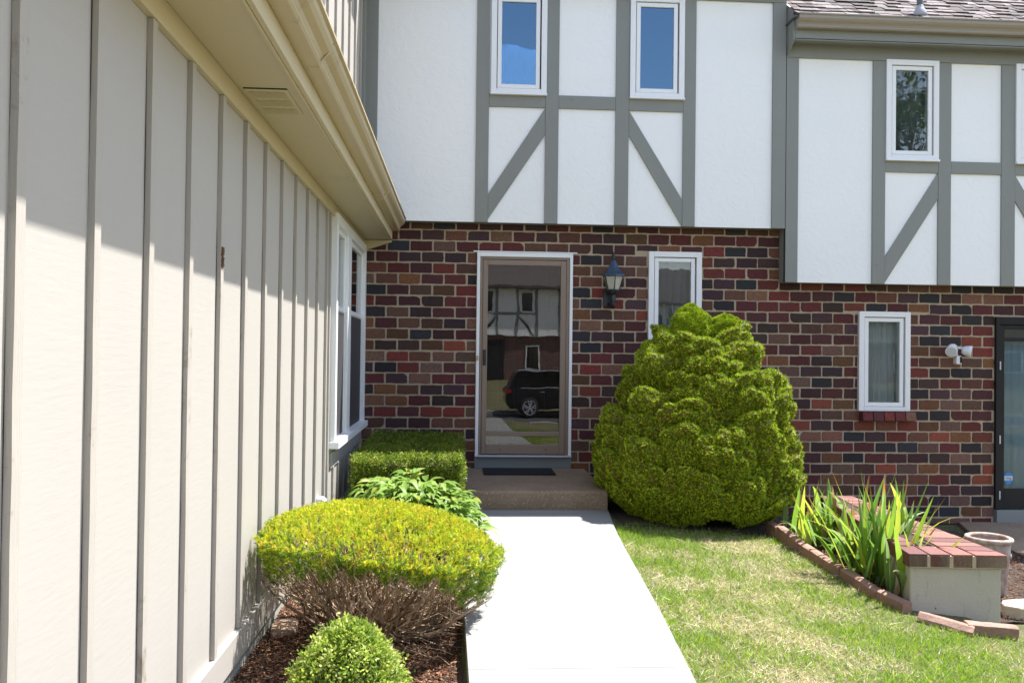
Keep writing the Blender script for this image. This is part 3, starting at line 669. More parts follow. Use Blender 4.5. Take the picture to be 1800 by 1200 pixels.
# lower-wing window
wx = X0+.045
win = MB(); cw = .085
y0w, y1w, z0w, z1w = 6.78, 8.915, .655, 2.46
ym0, ym1 = 7.50, 7.72
cs = MB(); cs.box(X0-.03, wx, y0w, y0w+cw, z0w, z1w).box(X0-.03, wx, y1w-cw*1.3, y1w, z0w, z1w).box(X0-.03, wx, y0w+cw, y1w-cw*1.3, z1w-cw, z1w).box(X0-.03, wx-.004, ym0, ym1, z0w, z1w-cw)
wo_ = cs.build('double_window', 'white_trim', left, bevel=.004)
MB().box(X0-.03, wx+.035, y0w-.02, y1w, z0w-.055, z0w).build('sill', 'white_trim', wo_, bevel=.004)
for (a, b) in ((y0w+cw, ym0), (ym1, y1w-cw*1.3)):
    s = .04; xs = wx-.03
    for (za, zb2, dx) in ((z0w+.002, 1.70, -.014), (1.70, z1w-cw-.002, 0)):
        sh = MB(); x1_, x0_ = xs+dx, xs+dx-.03
        sh.box(x0_, x1_, a+.002, a+s, za, zb2).box(x0_, x1_, b-s, b-.002, za, zb2).box(x0_, x1_, a+s, b-s, za, za+s).box(x0_, x1_, a+s, b-s, zb2-s, zb2)
        sh.build('sash', 'white_trim', wo_, bevel=.003)
        MB().box(x0_+.01, x0_+.015, a+s, b-s, za+s, zb2-s).build('pane', 'window_glass', wo_)
    MB().box(xs-.010, xs-.007, a+.01, b-.01, z0w+.01, 1.69).build('insect_screen', 'insect_screen', wo_)
    cur = MB(); n = 50; vs = []
    for k in range(n+1): y = a+.22+(b-a-.2)*k/n; vs += [(X0-.10+.012*math.sin(k*.7), y, .7), (X0-.10+.012*math.sin(k*.7+.4), y, 2.42)]
    cur.add(vs, [(2*k, 2*k+2, 2*k+3, 2*k+1) for k in range(n)]); cur.build('curtain', 'cream_curtain', wo_, smooth=True)
rm = MB(); rm.add([(-1.03, 6.8, .6), (-1.03, 8.9, .6), (-1.8, 8.9, .6), (-1.8, 6.8, .6), (-1.03, 6.8, 2.5), (-1.03, 8.9, 2.5), (-1.8, 8.9, 2.5), (-1.8, 6.8, 2.5)], [(0, 1, 2, 3), (4, 7, 6, 5), (2, 3, 7, 6), (1, 2, 6, 5), (0, 4, 7, 3)])
rm.build('interior', 'interior', wo_)
# white outlet cover and rotten knot on a batten
oc = thing('outlet_cover', 'small white weatherproof outlet cover low on the greige board wall', 'outlet', (X0, 6.28, .25))
MB().box(X0, X0+.035, 6.22, 6.32, .19, .31).build('box', 'white_trim', oc, bevel=.008); MB().prism([(X0+.035, .31), (X0+.06, .29), (X0+.06, .20), (X0+.035, .19)], 'y', 6.225, 6.315).build('lid', 'white_trim', oc, bevel=.006)
dmg = MB()
for k in range(14): a = 3.592+.002; dmg.box(X0+.016+random.uniform(0, .004), X0+.0215+random.uniform(0, .003), a+random.uniform(-.004, .004), a+.02+random.uniform(0, .014), 1.71+k*.006, 1.718+k*.006)
dmg.build('rot_patch', 'rot_wood', left)
MB().box(-8, -1.02, -3.5, -3.48, -.3, 2.9).box(-8, -7.98, -3.5, 9.6, -.3, 6).build('outer_wall', 'siding_paint', left)

# ------------------------------------------------------------------ wall lantern
lan = thing('wall_lantern', 'black wall lantern with blue grey roof between the storm door and white window', 'lantern', (1.605, 8.93, 2.0))
lx, ly = 1.605, 8.79
R6 = rad(30)
MB().lathe([(.118, 2.172), (.122, 2.180), (.118, 2.192), (.085, 2.225), (.055, 2.27), (.036, 2.315), (.022, 2.345)], 6, (lx, ly, 0), R6).build('lantern_roof', 'roof_iron', lan, bevel=.002)
MB().lathe([(.013, 2.345), (.020, 2.352), (.012, 2.365), (.020, 2.385), (.016, 2.40), (.008, 2.41), (.012, 2.42), (.002, 2.432)], 12, (lx, ly, 0)).build('finial', 'black_iron', lan, smooth=True)
MB().lathe([(.062, 2.036), (.104, 2.172)], 6, (lx, ly, 0), R6).build('glass_shade', 'lamp_glass', lan)
MB().lathe([(.014, 2.05), (.022, 2.09), (.022, 2.12), (.010, 2.15)], 12, (lx, ly, 0)).build('bulb', 'white_trim', lan, smooth=True)
fr = MB()
for k in range(6):
    a = R6+2*math.pi*k/6; fr.tube([(lx+.066*math.cos(a), ly+.066*math.sin(a), 2.03), (lx+.108*math.cos(a), ly+.108*math.sin(a), 2.175)], .0055, 6)
fr.lathe([(.070, 2.022), (.074, 2.030), (.070, 2.040)], 6, (lx, ly, 0), R6)
fr.lathe([(.02, 1.985), (.048, 2.0), (.058, 2.022)], 12, (lx, ly, 0)); fr.lathe([(.024, 1.90), (.030, 1.93), (.024, 1.985)], 12, (lx, ly, 0))
fr.build('lantern_frame', 'black_iron', lan)
MB().tube([(lx-.03, 8.92, 1.90), (lx-.03, 8.88, 1.89), (lx-.015, 8.83, 1.865), (lx, 8.80, 1.86), (lx, 8.79, 1.88), (lx, 8.79, 1.93)], [.012, .013, .016, .018, .02, .024], 10).build('bracket_arm', 'black_iron', lan, smooth=True)
MB().prism([(1.52, 1.88), (1.53, 1.865), (1.60, 1.865), (1.61, 1.88), (1.61, 2.03), (1.60, 2.05), (1.53, 2.05), (1.52, 2.03)], 'y', 8.905, 8.93).build('wall_plate', 'black_iron', lan, bevel=.004)

# ------------------------------------------------------------------ security floodlight camera
sc = thing('floodlight_camera', 'white twin floodlight security camera on brick wall beside the black door', 'security camera', (5.34, 8.93, 1.45))
def aimed(p, d): return Matrix.Translation(p) @ Vector(d).to_track_quat('Z', 'Y').to_matrix().to_4x4()
MB().lathe([(.055, 0), (.055, .02), (.045, .03)], 20, m=aimed((5.345, 8.93, 1.47), (0, -1, 0))).build('mount', 'camera_plastic', sc, smooth=False)
for px, dd in ((5.262, (-.5, -.8, -.25)), (5.43, (.75, -.5, -.15))):
    h = MB().lathe([(.012, -.05), (.032, -.045), (.048, -.02), (.058, .02), (.060, .045), (.054, .047)], 20, m=aimed((px, 8.80, 1.45), dd)).build('lamp_head', 'camera_plastic', sc, smooth=True)
    MB().lathe([(.050, .0475), (.048, .0495)], 20, m=aimed((px, 8.80, 1.45), dd)).build('lens', 'alloy', h)
    MB().tube([(5.345, 8.91, 1.47), (5.345+(px-5.345)*.5, 8.86, 1.48), (px, 8.83, 1.465)], [.016, .012, .012], 8).build('arm', 'camera_plastic', sc, smooth=True)
cb = MB().box(5.318, 5.382, 8.80, 8.87, 1.305, 1.395).build('camera_body', 'camera_plastic', sc, bevel=.012)
MB().box(5.355, 5.378, 8.796, 8.799, 1.318, 1.385).build('camera_face', 'black_glass', cb, bevel=.001)
MB().tube([(5.345, 8.90, 1.46), (5.345, 8.85, 1.42), (5.35, 8.84, 1.395)], .013, 8).build('arm', 'camera_plastic', sc, smooth=True)

# ------------------------------------------------------------------ doormat
dmt = MB(); dmt.box(.27, .985, 8.395, 8.86, .166, .176)
for k in range(30):
    for j in range(2): dmt.box(.285+k*.0233, .300+k*.0233, 8.42+j*.22, 8.62+j*.22, .176, .179)
dmt.build('doormat', 'mat_rubber', label='thin black rubber doormat lying on the porch in front of the storm door', cat='doormat')

# ------------------------------------------------------------------ right stoop
def poly_slab(name, pts, z0, z1, mat, **kw): return MB().prism(pts, 'z', z0, z1).build(name, mat, bevel=.008, **kw)
poly_slab('stoop', [(5.42, 8.915), (5.28, 8.55), (5.17, 8.15), (5.12, 7.35), (8.0, 7.35), (8.0, 8.915)], -.6, -.395, 'porch_aggregate', kind='structure')

# ------------------------------------------------------------------ planter wall
pl = thing('planter_wall', 'low grey rendered planter wall with red brick cap beside the lawn', 'planter', (3.05, 6.0, -.43))
A, B, Cc, D_ = (2.757, 5.05), (3.347, 5.00), (3.39, 7.11), (3.115, 7.165)
def lerp(p, q, t): return (p[0]+(q[0]-p[0])*t, p[1]+(q[1]-p[1])*t)
cap_z, cap_t = .18, .085
mbp = MB()
ins_ = .022
mbp.prism([(A[0]+ins_, A[1]+ins_), (B[0]-ins_, B[1]+ins_), (Cc[0]-ins_, Cc[1]), (D_[0]+ins_, D_[1])], 'z', -.6, cap_z-cap_t-.001)
mbp.build('rendered_wall', 'planter_render', pl, bevel=.008)
cp = MB(); RED = [(.19, .062, .047), (.15, .045, .038), (.21, .085, .062), (.17, .06, .05), (.13, .04, .035)]
def cap_brick(q):   # q = 4 ground points
    zt = cap_z+random.uniform(-.003, .003); c = random.choice(RED); g = random.uniform(.85, 1.2)
    cp.prism(q, 'z', cap_z-cap_t, zt, tuple(x*g for x in c))
def grid(u0, u1, v0, v1):  # u across 0..1, v along 0..1
    g = lambda u, v: lerp(lerp(A, B, u), lerp(D_, Cc, u), v); return [g(u0, v0), g(u1, v0), g(u1, v1), g(u0, v1)]
ln = 2.11
fu = [0, .197, .213, .425, .447, .657, .679, 1.0]
for k in range(0, 8, 2): cap_brick(grid(fu[k], fu[k+1], 0, .105 if k < 6 else .052))
v = .058
k = 0
while v < .98:
    cap_brick(grid(.679 if v < .11 else .47, 1.0, v, v+.050)); v += .056
v = .111
while v < .98: cap_brick(grid(0, .24, v, v+.050)); v += .056
cp.build('brick_cap', 'capbrick', pl, bevel=.005)
MB().prism([lerp(A, B, .01), lerp(A, B, .99), lerp(D_, Cc, .97), lerp(D_, Cc, .03)], 'z', cap_z-cap_t+.0005, cap_z-.012).build('cap_mortar', 'mortar', pl)
MB().prism(grid(.25, .46, .12, .97), 'z', cap_z-.0118, cap_z-.006).build('planting_soil', 'soil', pl)
# ------------------------------------------------------------------ pot, stones
pt = thing('flower_pot', 'weathered clay flower pot with thick rolled rim behind the planter wall', 'pot', (4.07, 6.3, -.43))
MB().lathe([(.10, 0), (.115, .02), (.13, .15), (.145, .30), (.148, .42), (.138, .42), (.13, .38), (.12, .25), (.02, .24)], 32, (4.07, 6.3, -.43)).build('pot_body', 'pot_clay', pt, smooth=True)
rp = [(4.07+.150*math.cos(2*math.pi*k/40), 6.3+.150*math.sin(2*math.pi*k/40), -.003) for k in range(41)]
MB().tube(rp, .019, 8, cap=False).build('rim', 'pot_clay', pt, smooth=True)
rel = MB()
for k in range(7):
    a = 2*math.pi*k/7+.2; rel.lathe([(.002, -.006), (.028, 0), (.02, .008), (.001, .012)], 8, m=aimed((4.07+.143*math.cos(a), 6.3+.143*math.sin(a), -.12), (math.cos(a), math.sin(a), .0)))
rel.build('relief', 'pot_clay', pt, smooth=True)
MB().lathe([(.118, -.20), (.118, -.19)], 20, (4.07, 6.3, 0)).build('potting_soil', 'soil', pt)
def rough_slab(name, cx, cy, z0, z1, rx, ry, mat, rot=0, n=11, **kw):
    ps = []
    for k in range(n):
        a = 2*math.pi*k/n; s = random.uniform(.85, 1.1)*(1/max(abs(math.cos(a)), abs(math.sin(a))))**.6
        x, y = rx*s*math.cos(a), ry*s*math.sin(a); ps.append((cx+x*math.cos(rot)-y*math.sin(rot), cy+x*math.sin(rot)+y*math.cos(rot)))
    return MB().prism(ps, 'z', z0, z1).build(name, mat, bevel=.012, **kw)
rough_slab('stepping_stone', -.90, 4.62, -.16, -.085, .075, .13, 'flat_stone', .1, label='flat brown stone lying on mulch beneath the batten wall', cat='stone')
rough_slab('stone_block', 4.02, 5.75, -.46, -.33, .22, .12, 'block_stone', .1, label='rough tan stone block topmost at the corner beyond the planter wall', cat='stone block')
rough_slab('stone_block', 4.05, 5.78, -.62, -.462, .24, .14, 'block_stone', .05, label='darker stone block under the tan one beyond the planter wall', cat='stone block')
rough_slab('stone_slab', 4.28, 6.95, -.47, -.40, .32, .10, 'kerb_concrete', .1, label='pale flat stone slab lying on mulch near the flower pot', cat='stone slab')

# ------------------------------------------------------------------ edging bricks
EP = [(2.655, 7.06, -.10), (2.63, 6.46, -.115), (2.626, 5.94, -.135), (2.65, 5.55, -.15), (2.675, 5.18, -.175), (2.745, 4.93, -.20)]
def edging():
    pts = [Vector(p) for p in EP]; tot = [0]
    for a, b in zip(pts[:-1], pts[1:]): tot.append(tot[-1]+(b-a).length)
    L = .225; s = 0; i = 0
    def at(s):
        for k in range(len(tot)-1):
            if s <= tot[k+1] or k == len(tot)-2: return pts[k].lerp(pts[k+1], (s-tot[k])/(tot[k+1]-tot[k]))
    first = None
    names = 'row of red brown bricks edging the lawn'
    ends = ['second edging brick counted from the conical bush', 'edging brick beside the thin leaved iris clump', 'edging brick just past the thin leaved iris clump', 'middle brick of the straight edging row', 'edging brick beside the yellowing iris clump', 'edging brick where the largest iris leaves begin to lean over', 'edging brick under the largest iris clump', 'last straight edging brick before the two tilted pavers', 'edging brick touching the first tilted paver']
    while s+L*.6 < tot[-1]:
        p, q = at(s), at(min(s+L, tot[-1]+.0)); c = (p+q)/2; d = q-p
        if first is None:
            me_o = MB(); cc = (.28, .16, .115)
            n = 6; hw, hh = .108, .075
            for k in range(n+1):
                x = -hw+2*hw*k/n; j = lambda: random.uniform(-.003, .003)
                me_o.v += [(x, -.036+j(), -hh), (x, -.036+j(), hh*.86+j()), (x, -.018, hh+j()), (x, .018, hh+j()), (x, .036+j(), hh*.86+j()), (x, .036, -hh)]
                me_o.c += [cc]*6
            for k in range(n):
                o = 6*k; me_o.f += [(o+t, o+t+1, o+t+7, o+t+6) for t in range(5)]
            me_o.f += [tuple(range(5, -1, -1)), tuple(range(6*n, 6*n+6))]
            o = me_o.build('edging_brick', 'capbrick', bevel=.003); first = o
        else:
            o = first.copy(); COL.objects.link(o)
        o.location = (c.x+random.uniform(-.006, .006), c.y, c.z+.012+random.uniform(-.008, .008)); o.rotation_euler = (random.uniform(-.06, .06), -math.atan2(d.z, d.xy.length)+random.uniform(-.02, .02), math.atan2(d.y, d.x)+random.uniform(-.04, .04))
        if i == 0: lab = 'red brown edging brick nearest the conical bush, first of the row'
        else: lab = ends[min(i-1, len(ends)-1)]
        tag(o, lab, 'brick', names); s += L+.006; i += 1
    return first
fb = edging()
def loose(loc, rot, lab, sc=(1, 1, 1)):
    o = fb.copy(); o.data = fb.data.copy(); COL.objects.link(o); o.location = loc; o.rotation_euler = rot; o.scale = sc; tag(o, lab, 'brick', 'row of red brown bricks edging the lawn'); return o
loose((2.845, 4.80, -.20), (.75, .12, rad(-40)), 'long edging paver tilted outwards in front of the planter wall', (1.35, 1, 1))
loose((3.06, 4.72, -.215), (0, .05, rad(-8)), 'last edging paver with rounded end at the planter wall corner', (1.3, 1.1, 1))

# ------------------------------------------------------------------ vegetation
def tri_needles(P, Nn, k, L, Wd, spread, cols, start=.3):
    """k needles per point, directions scattered round Nn"""
    Pk = np.repeat(P, k, 0); Nk = np.repeat(Nn, k, 0); D = unit(Nk+RNG.normal(size=Nk.shape)*spread)
    Lk = L*RNG.uniform(.65, 1.15, len(Pk)); Ck = np.repeat(cols, k, 0)*(1+RNG.uniform(-.18, .18, (len(Pk), 1)))
    return leaf_cards(Pk+D*(Lk*start)[:, None], D, Lk*(1-start), Wd, Ck, tri=True)
def fib(n):
    i = np.arange(n)+.5; ph = np.arccos(1-2*i/n); th = np.pi*(1+5**.5)*i
    return np.stack([np.cos(th)*np.sin(ph), np.sin(th)*np.sin(ph), np.cos(ph)], 1)
def join(parts):
    V, F, C, o = [], [], [], 0
    for v, f, c in parts: V.append(v); F.append(f+o); C.append(c); o += len(v)
    return np.vstack(V), np.vstack(F), np.vstack(C)

def conical_bush():
    t = thing('conical_bush', 'tall lumpy yellow green conical evergreen bush in front of the brick wall', 'bush', (2.2, 7.65, -.12))
    zs = [-.15, .05, .20, .45, .56, .97, 1.27, 1.45, 1.58, 1.66]
    lx_ = [.80, .88, .93, .95, .89, .76, .55, .42, .31, .20]; rx_ = [.82, .86, .88, .84, .83, .77, .57, .46, .37, .28]
    cx, cy = 2.2, 7.65
    def R(th, z):
        l = np.interp(z, zs, lx_); r = np.interp(z, zs, rx_); c = (1+np.cos(th))/2; rr = l*(1-c)+r*c
        return rr*(1+.03*np.abs(np.sin(th)))
    # clumped crown: three sizes of billows on a lathe-like skin, then shoots all over it
    def f1(P, cell, seed, jit=.9):
        q = P/cell; b = np.floor(q).astype(int); best = np.full(len(P), 9.)
        for dx in (-1, 0, 1):
            for dy in (-1, 0, 1):
                for dz in (-1, 0, 1):
                    c = b+[dx, dy, dz]; h = (c[:, 0]*73856093) ^ (c[:, 1]*19349663) ^ (c[:, 2]*83492791) ^ (seed*2654435)
                    o = np.stack([((h*k) & 0xffff)/65535. for k in (1, 7919, 104729)], 1); d = np.linalg.norm(c+.5+(o-.5)*jit-q, axis=1); best = np.minimum(best, d)
        return best
    def billow(P, cell, seed): return np.clip(1-(f1(P, cell, seed)/.74)**2, 0, 1)**.6
    nt_, nz_ = 900, 560; T = np.linspace(0, 2*np.pi, nt_, endpoint=False); Zt = np.concatenate([np.linspace(-.10, 1.53, nz_-60), 1.53+.05*np.sin(np.linspace(.02, np.pi/2, 60))])
    TT, ZZ = np.meshgrid(T, Zt); capf = np.where(ZZ > 1.53, np.sqrt(np.clip(1-((ZZ-1.53)/.0501)**2, 0, 1)), 1); RR = (R(TT, ZZ)-.165-.03*np.clip((ZZ-.7)/.8, 0, 1))*capf
    RR = np.maximum(RR, .002); low = np.clip((ZZ+.10)/.16, 0, 1); RR = RR*(.78+.22*low**.6)
    B = np.stack([cx+RR*np.cos(TT), cy+RR*np.sin(TT), ZZ], -1).reshape(-1, 3); nrm = unit(np.stack([np.cos(TT), np.sin(TT), .30+.9*(ZZ > 1.6)], -1).reshape(-1, 3))
    wp = B+.05*np.stack([fnoise(B[:, 2]*3, B[:, 0]*3, 51, 2), fnoise(B[:, 0]*3, B[:, 1]*3, 52, 2), fnoise(B[:, 1]*3, B[:, 2]*3, 53, 2)], 1)
    big = billow(wp*[1, 1, 1.5], .33, 11); mid = billow(wp*[1, 1, 1.2], .125, 12); fin = billow(wp, .062, 13)
    disp = .175*big+.095*mid+.052*fin-.080; B = B+nrm*disp[:, None]+np.array([0, 0, 1.])*(.12*(big-.4)+.05*(mid-.5))[:, None]
    tops = np.array([[2.10, 7.60, 1.0, .14, 1.77], [2.415, 7.60, 1.0, .12, 1.70]])
    i_, j_ = np.meshgrid(np.arange(nz_-1), np.arange(nt_), indexing='ij'); b0 = (i_*nt_+j_).ravel(); b1 = (i_*nt_+(j_+1) % nt_).ravel(); F = np.stack([b0, b1, b1+nt_, b0+nt_], 1)
    def twin(nm, c, rr, z0, z1, sd):
        q = fib(9000); P = q*np.array([rr, rr, (z1-z0)/2])+[c[0], c[1], (z0+z1)/2]; P = P+q*(.055*billow(P, .12, sd)+.03*billow(P, .05, sd+1)-.02)[:, None]; return P, q
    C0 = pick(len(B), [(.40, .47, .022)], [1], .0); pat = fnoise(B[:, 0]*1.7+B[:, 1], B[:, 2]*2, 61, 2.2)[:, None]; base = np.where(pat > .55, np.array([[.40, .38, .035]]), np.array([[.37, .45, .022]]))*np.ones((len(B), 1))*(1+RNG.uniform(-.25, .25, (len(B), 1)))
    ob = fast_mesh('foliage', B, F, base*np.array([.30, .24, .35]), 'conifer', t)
    e1 = B[F[:, 1]]-B[F[:, 0]]; e2 = B[F[:, 3]]-B[F[:, 0]]; fn = np.cross(e1, e2); ar = np.linalg.norm(fn, axis=1); fn = unit(fn); fc = B[F].mean(1); front = (fc[:, 1] < 8.35)
    pr = ar*front; sel = RNG.choice(len(F), 95000, p=pr/pr.sum()); P2 = fc[sel]+RNG.normal(size=(95000, 3))*.003; N2 = unit(fn[sel]+[0, 0, .25])
    for (x, y, z, r_, zt) in tops:
        P, q = twin('x', (x, y), r_, 1.35, zt, int(x*100)); P2 = np.vstack([P2, P]); N2 = np.vstack([N2, q])
    cols = pick(len(P2), [(.42, .54, .022), (.31, .44, .020), (.56, .63, .035), (.12, .20, .015), (.34, .20, .05)], [28, 24, 22, 26, 4], .12)
    V, F2, C = tri_needles(P2, N2, 5, .022, .0056, .5, cols, .0); fast_mesh('shoots', V, F2, C, 'conifer', t)
    for k, (x, y, z, r_, zt) in enumerate(tops):
        m_ = MB(); h_ = (zt-1.35)/2; m_.lathe([(.01, -h_), (r_*.6, -h_*.8), (r_*.97, -h_*.2), (r_*.97, h_*.2), (r_*.7, h_*.7), (r_*.3, h_*.95), (.01, h_)], 16, (x, y, 1.35+h_)); m_.c = [(.27, .33, .018)]*len(m_.v); m_.build('crown_tip', 'conifer', t, smooth=True)
    F = F2
    print('bush', len(F))
conical_bush()

def yew():
    cx, cy, rx, ry = -.385, 4.47, .615, .60; base = Vector((-.42, 4.50, -.14))
    t = thing('mushroom_shrub', 'flat topped yellow green clipped yew on bare brown twigs beside the board wall', 'shrub', tuple(base))
    def topz(x, y):
        u, v = (x-cx)/rx, (y-cy)/ry; r = np.sqrt(u*u+v*v); return .415+.135*np.clip(1-r**2.6, 0, 1)**.8-.09*np.clip(u, -.4, 1)*np.clip(r, 0, 1)
    def hem(th): return .35-.24*np.clip(np.cos(th), 0, 1)**1.7-.10*np.clip(-np.cos(th), 0, 1)**2+.012*np.sin(th*5)-.015*np.sin(th*9+1)
    P, Nn, yel = [], [], []
    n = 5200; r = np.sqrt(RNG.random(n)); th = RNG.uniform(0, 2*np.pi, n); wob = 1+.03*np.sin(th*5+1)+.025*np.sin(th*11)
    x, y = cx+rx*r*wob*np.cos(th), cy+ry*r*wob*np.sin(th); lump = .012*fnoise(x, y, 9, 18)
    z = topz(x, y)+lump-.03*RNG.random(n)**2
    e = .01; nx = -(topz(x+e, y)-topz(x-e, y))/(2*e); ny = -(topz(x, y+e)-topz(x, y-e))/(2*e); nn = unit(np.stack([nx*.6, ny*.6, np.ones(n)], 1))
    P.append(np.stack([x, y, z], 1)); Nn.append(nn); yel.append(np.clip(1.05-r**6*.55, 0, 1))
    n = 4200; th = RNG.uniform(0, 2*np.pi, n); h = RNG.random(n); wob = 1+.03*np.sin(th*5+1)+.025*np.sin(th*11)
    hz = hem(th)+.03*np.sin(th*23); z = hz+(.43-.09*np.clip(np.cos(th), -.4, 1)-hz)*h; rr = (1.0-.13*(1-h)**1.6+RNG.uniform(-.09, .015, n))*wob
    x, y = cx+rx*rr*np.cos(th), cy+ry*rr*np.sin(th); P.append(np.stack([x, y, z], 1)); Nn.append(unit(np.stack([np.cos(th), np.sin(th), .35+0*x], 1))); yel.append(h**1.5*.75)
    P = np.vstack(P); Nn = np.vstack(Nn); yel = np.concatenate(yel); k = (P[:, 0] > -.975); P, Nn, yel = P[k], Nn[k], yel[k]
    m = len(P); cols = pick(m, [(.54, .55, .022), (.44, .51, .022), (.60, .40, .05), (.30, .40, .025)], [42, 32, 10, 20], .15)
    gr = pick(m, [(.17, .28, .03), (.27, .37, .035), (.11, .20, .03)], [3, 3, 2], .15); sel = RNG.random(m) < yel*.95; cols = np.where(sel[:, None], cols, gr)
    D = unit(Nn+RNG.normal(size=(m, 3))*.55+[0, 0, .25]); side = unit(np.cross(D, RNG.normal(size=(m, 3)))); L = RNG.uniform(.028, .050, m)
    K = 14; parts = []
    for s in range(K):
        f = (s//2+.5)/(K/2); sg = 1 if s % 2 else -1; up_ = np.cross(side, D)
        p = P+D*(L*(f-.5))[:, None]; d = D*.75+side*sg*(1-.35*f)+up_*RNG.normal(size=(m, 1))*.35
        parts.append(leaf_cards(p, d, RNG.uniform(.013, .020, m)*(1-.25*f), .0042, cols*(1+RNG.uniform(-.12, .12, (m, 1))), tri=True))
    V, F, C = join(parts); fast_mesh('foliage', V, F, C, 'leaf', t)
    tw = MB(); rnd = random.Random(3); cc = [(.37, .27, .18), (.25, .17, .11), (.46, .35, .25), (.16, .105, .07)]
    def path(a, b, n, jit, sag):
        pts = []
        for i in range(n+1):
            u = i/n; p = a.lerp(b, u); p = p+Vector((0, 0, -sag*math.sin(math.pi*u)))
            if 0 < i < n: p = p+Vector((rnd.gauss(0, jit), rnd.gauss(0, jit), rnd.gauss(0, jit*.8)))
            pts.append(p)
        return pts
    def crown_pt(th=None, r=None):
        th = rnd.uniform(0, 2*math.pi) if th is None else th; r = math.sqrt(rnd.uniform(.08, .92)) if r is None else r
        x, y = cx+rx*r*math.cos(th), cy+ry*r*math.sin(th); return Vector((max(x, -.96), y, float(hem(np.array(th)))*r+.30*(1-r)+rnd.uniform(.0, .09))), th, r
    for s in range(46):
        end, th, r = crown_pt(2*math.pi*s/46+rnd.uniform(-.1, .1), rnd.choice([.5, .75, .92, .97, .85])); a = base+Vector((math.cos(th)*rnd.uniform(.01, .10), math.sin(th)*rnd.uniform(.01, .10), 0))
        pts = path(a, end, 9, .010, .05*r); c = rnd.choice(cc); g = rnd.uniform(.008, .017); tw.tube(pts, [g*(1-.72*i/9) for i in range(10)], 6, c)
        for q in range(10):
            i = rnd.randint(2, 8); e2, _, _ = crown_pt(th+rnd.gauss(0, .30), min(.98, max(.2, r+rnd.uniform(-.25, .2))))
            a2 = pts[i]; m2 = path(a2, e2, 6, .011, .012); tw.tube(m2, [.0052*(1-.68*k/6)*rnd.uniform(.8, 1.1) for k in range(7)], 4, rnd.choice(cc), cap=False)
            if rnd.random() < .75:
                for _ in range(2):
                    e3 = m2[3]+Vector((rnd.gauss(0, .07), rnd.gauss(0, .07), rnd.uniform(.02, .12))); e3.x = max(e3.x, -.96); tw.tube(path(m2[3], e3, 3, .007, 0), [.0024, .002, .0015, .001], 3, rnd.choice(cc), cap=False)
    for q in range(70):   # dead low twigs to the right and front
        th = rnd.uniform(-2.2, .5); a = base+Vector((math.cos(th)*.12, math.sin(th)*.12, rnd.uniform(.02, .12))); L_ = rnd.uniform(.25, .52)
        e = a+Vector((math.cos(th)*L_, math.sin(th)*L_, rnd.uniform(-.10, .14))); e.z = max(e.z, -.09); tw.tube(path(a, e, 6, .014, .0), [.0045*(1-.7*k/6) for k in range(7)], 4, rnd.choice(cc), cap=False)
    tw.build('twigs', 'twig', t); print('yew', len(F), len(tw.f))
yew()

def boxwood():
    c = np.array([-.405, 3.34, .07]); t = thing('boxwood_ball', 'small round light green boxwood in the mulch nearest the viewer', 'shrub', (-.405, 3.34, -.13))
    q = fib(2600); q = q[q[:, 2] > -.8]; n = len(q); lump = 1+.09*np.sin(q[:, 0]*9+1)*np.sin(q[:, 1]*10)*np.sin(q[:, 2]*8+2)+.05*RNG.normal(size=n)+.10*(RNG.random(n) < .03)
    taper = 1-.33*np.clip(q[:, 2], 0, 1); P = c+q*np.stack([.215*taper, .215*taper, .245*np.ones(n)], 1)*lump[:, None]*1.0
    cols = pick(n, [(.40, .48, .08), (.27, .38, .05), (.55, .60, .20), (.15, .24, .035)], [30, 30, 22, 16], .1); parts = []
    for k in range(9):
        D = unit(q+RNG.normal(size=(n, 3))*.75+[0, 0, .2]); parts.append(leaf_cards(P+RNG.normal(size=(n, 3))*.009-q*(RNG.random((n, 1))*.04*(k > 5)), D, RNG.uniform(.014, .021, n), RNG.uniform(.008, .012, n), cols*(1+RNG.uniform(-.2, .25, (n, 1))), fold=.15))
    V, F, C = join(parts); fast_mesh('foliage', V, F, C, 'leaf', t)
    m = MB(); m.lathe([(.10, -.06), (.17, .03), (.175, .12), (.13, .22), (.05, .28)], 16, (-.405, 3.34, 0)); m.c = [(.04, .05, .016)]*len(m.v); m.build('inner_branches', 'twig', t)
    m = MB(); 
    for k in range(7): a = k*.9; m.tube([(-.405+.02*math.cos(a), 3.34+.02*math.sin(a), -.14), (-.405+.09*math.cos(a), 3.34+.09*math.sin(a), .0)], [.008, .005], 6, (.16, .11, .08))
    m.build('stem', 'twig', t)
boxwood()

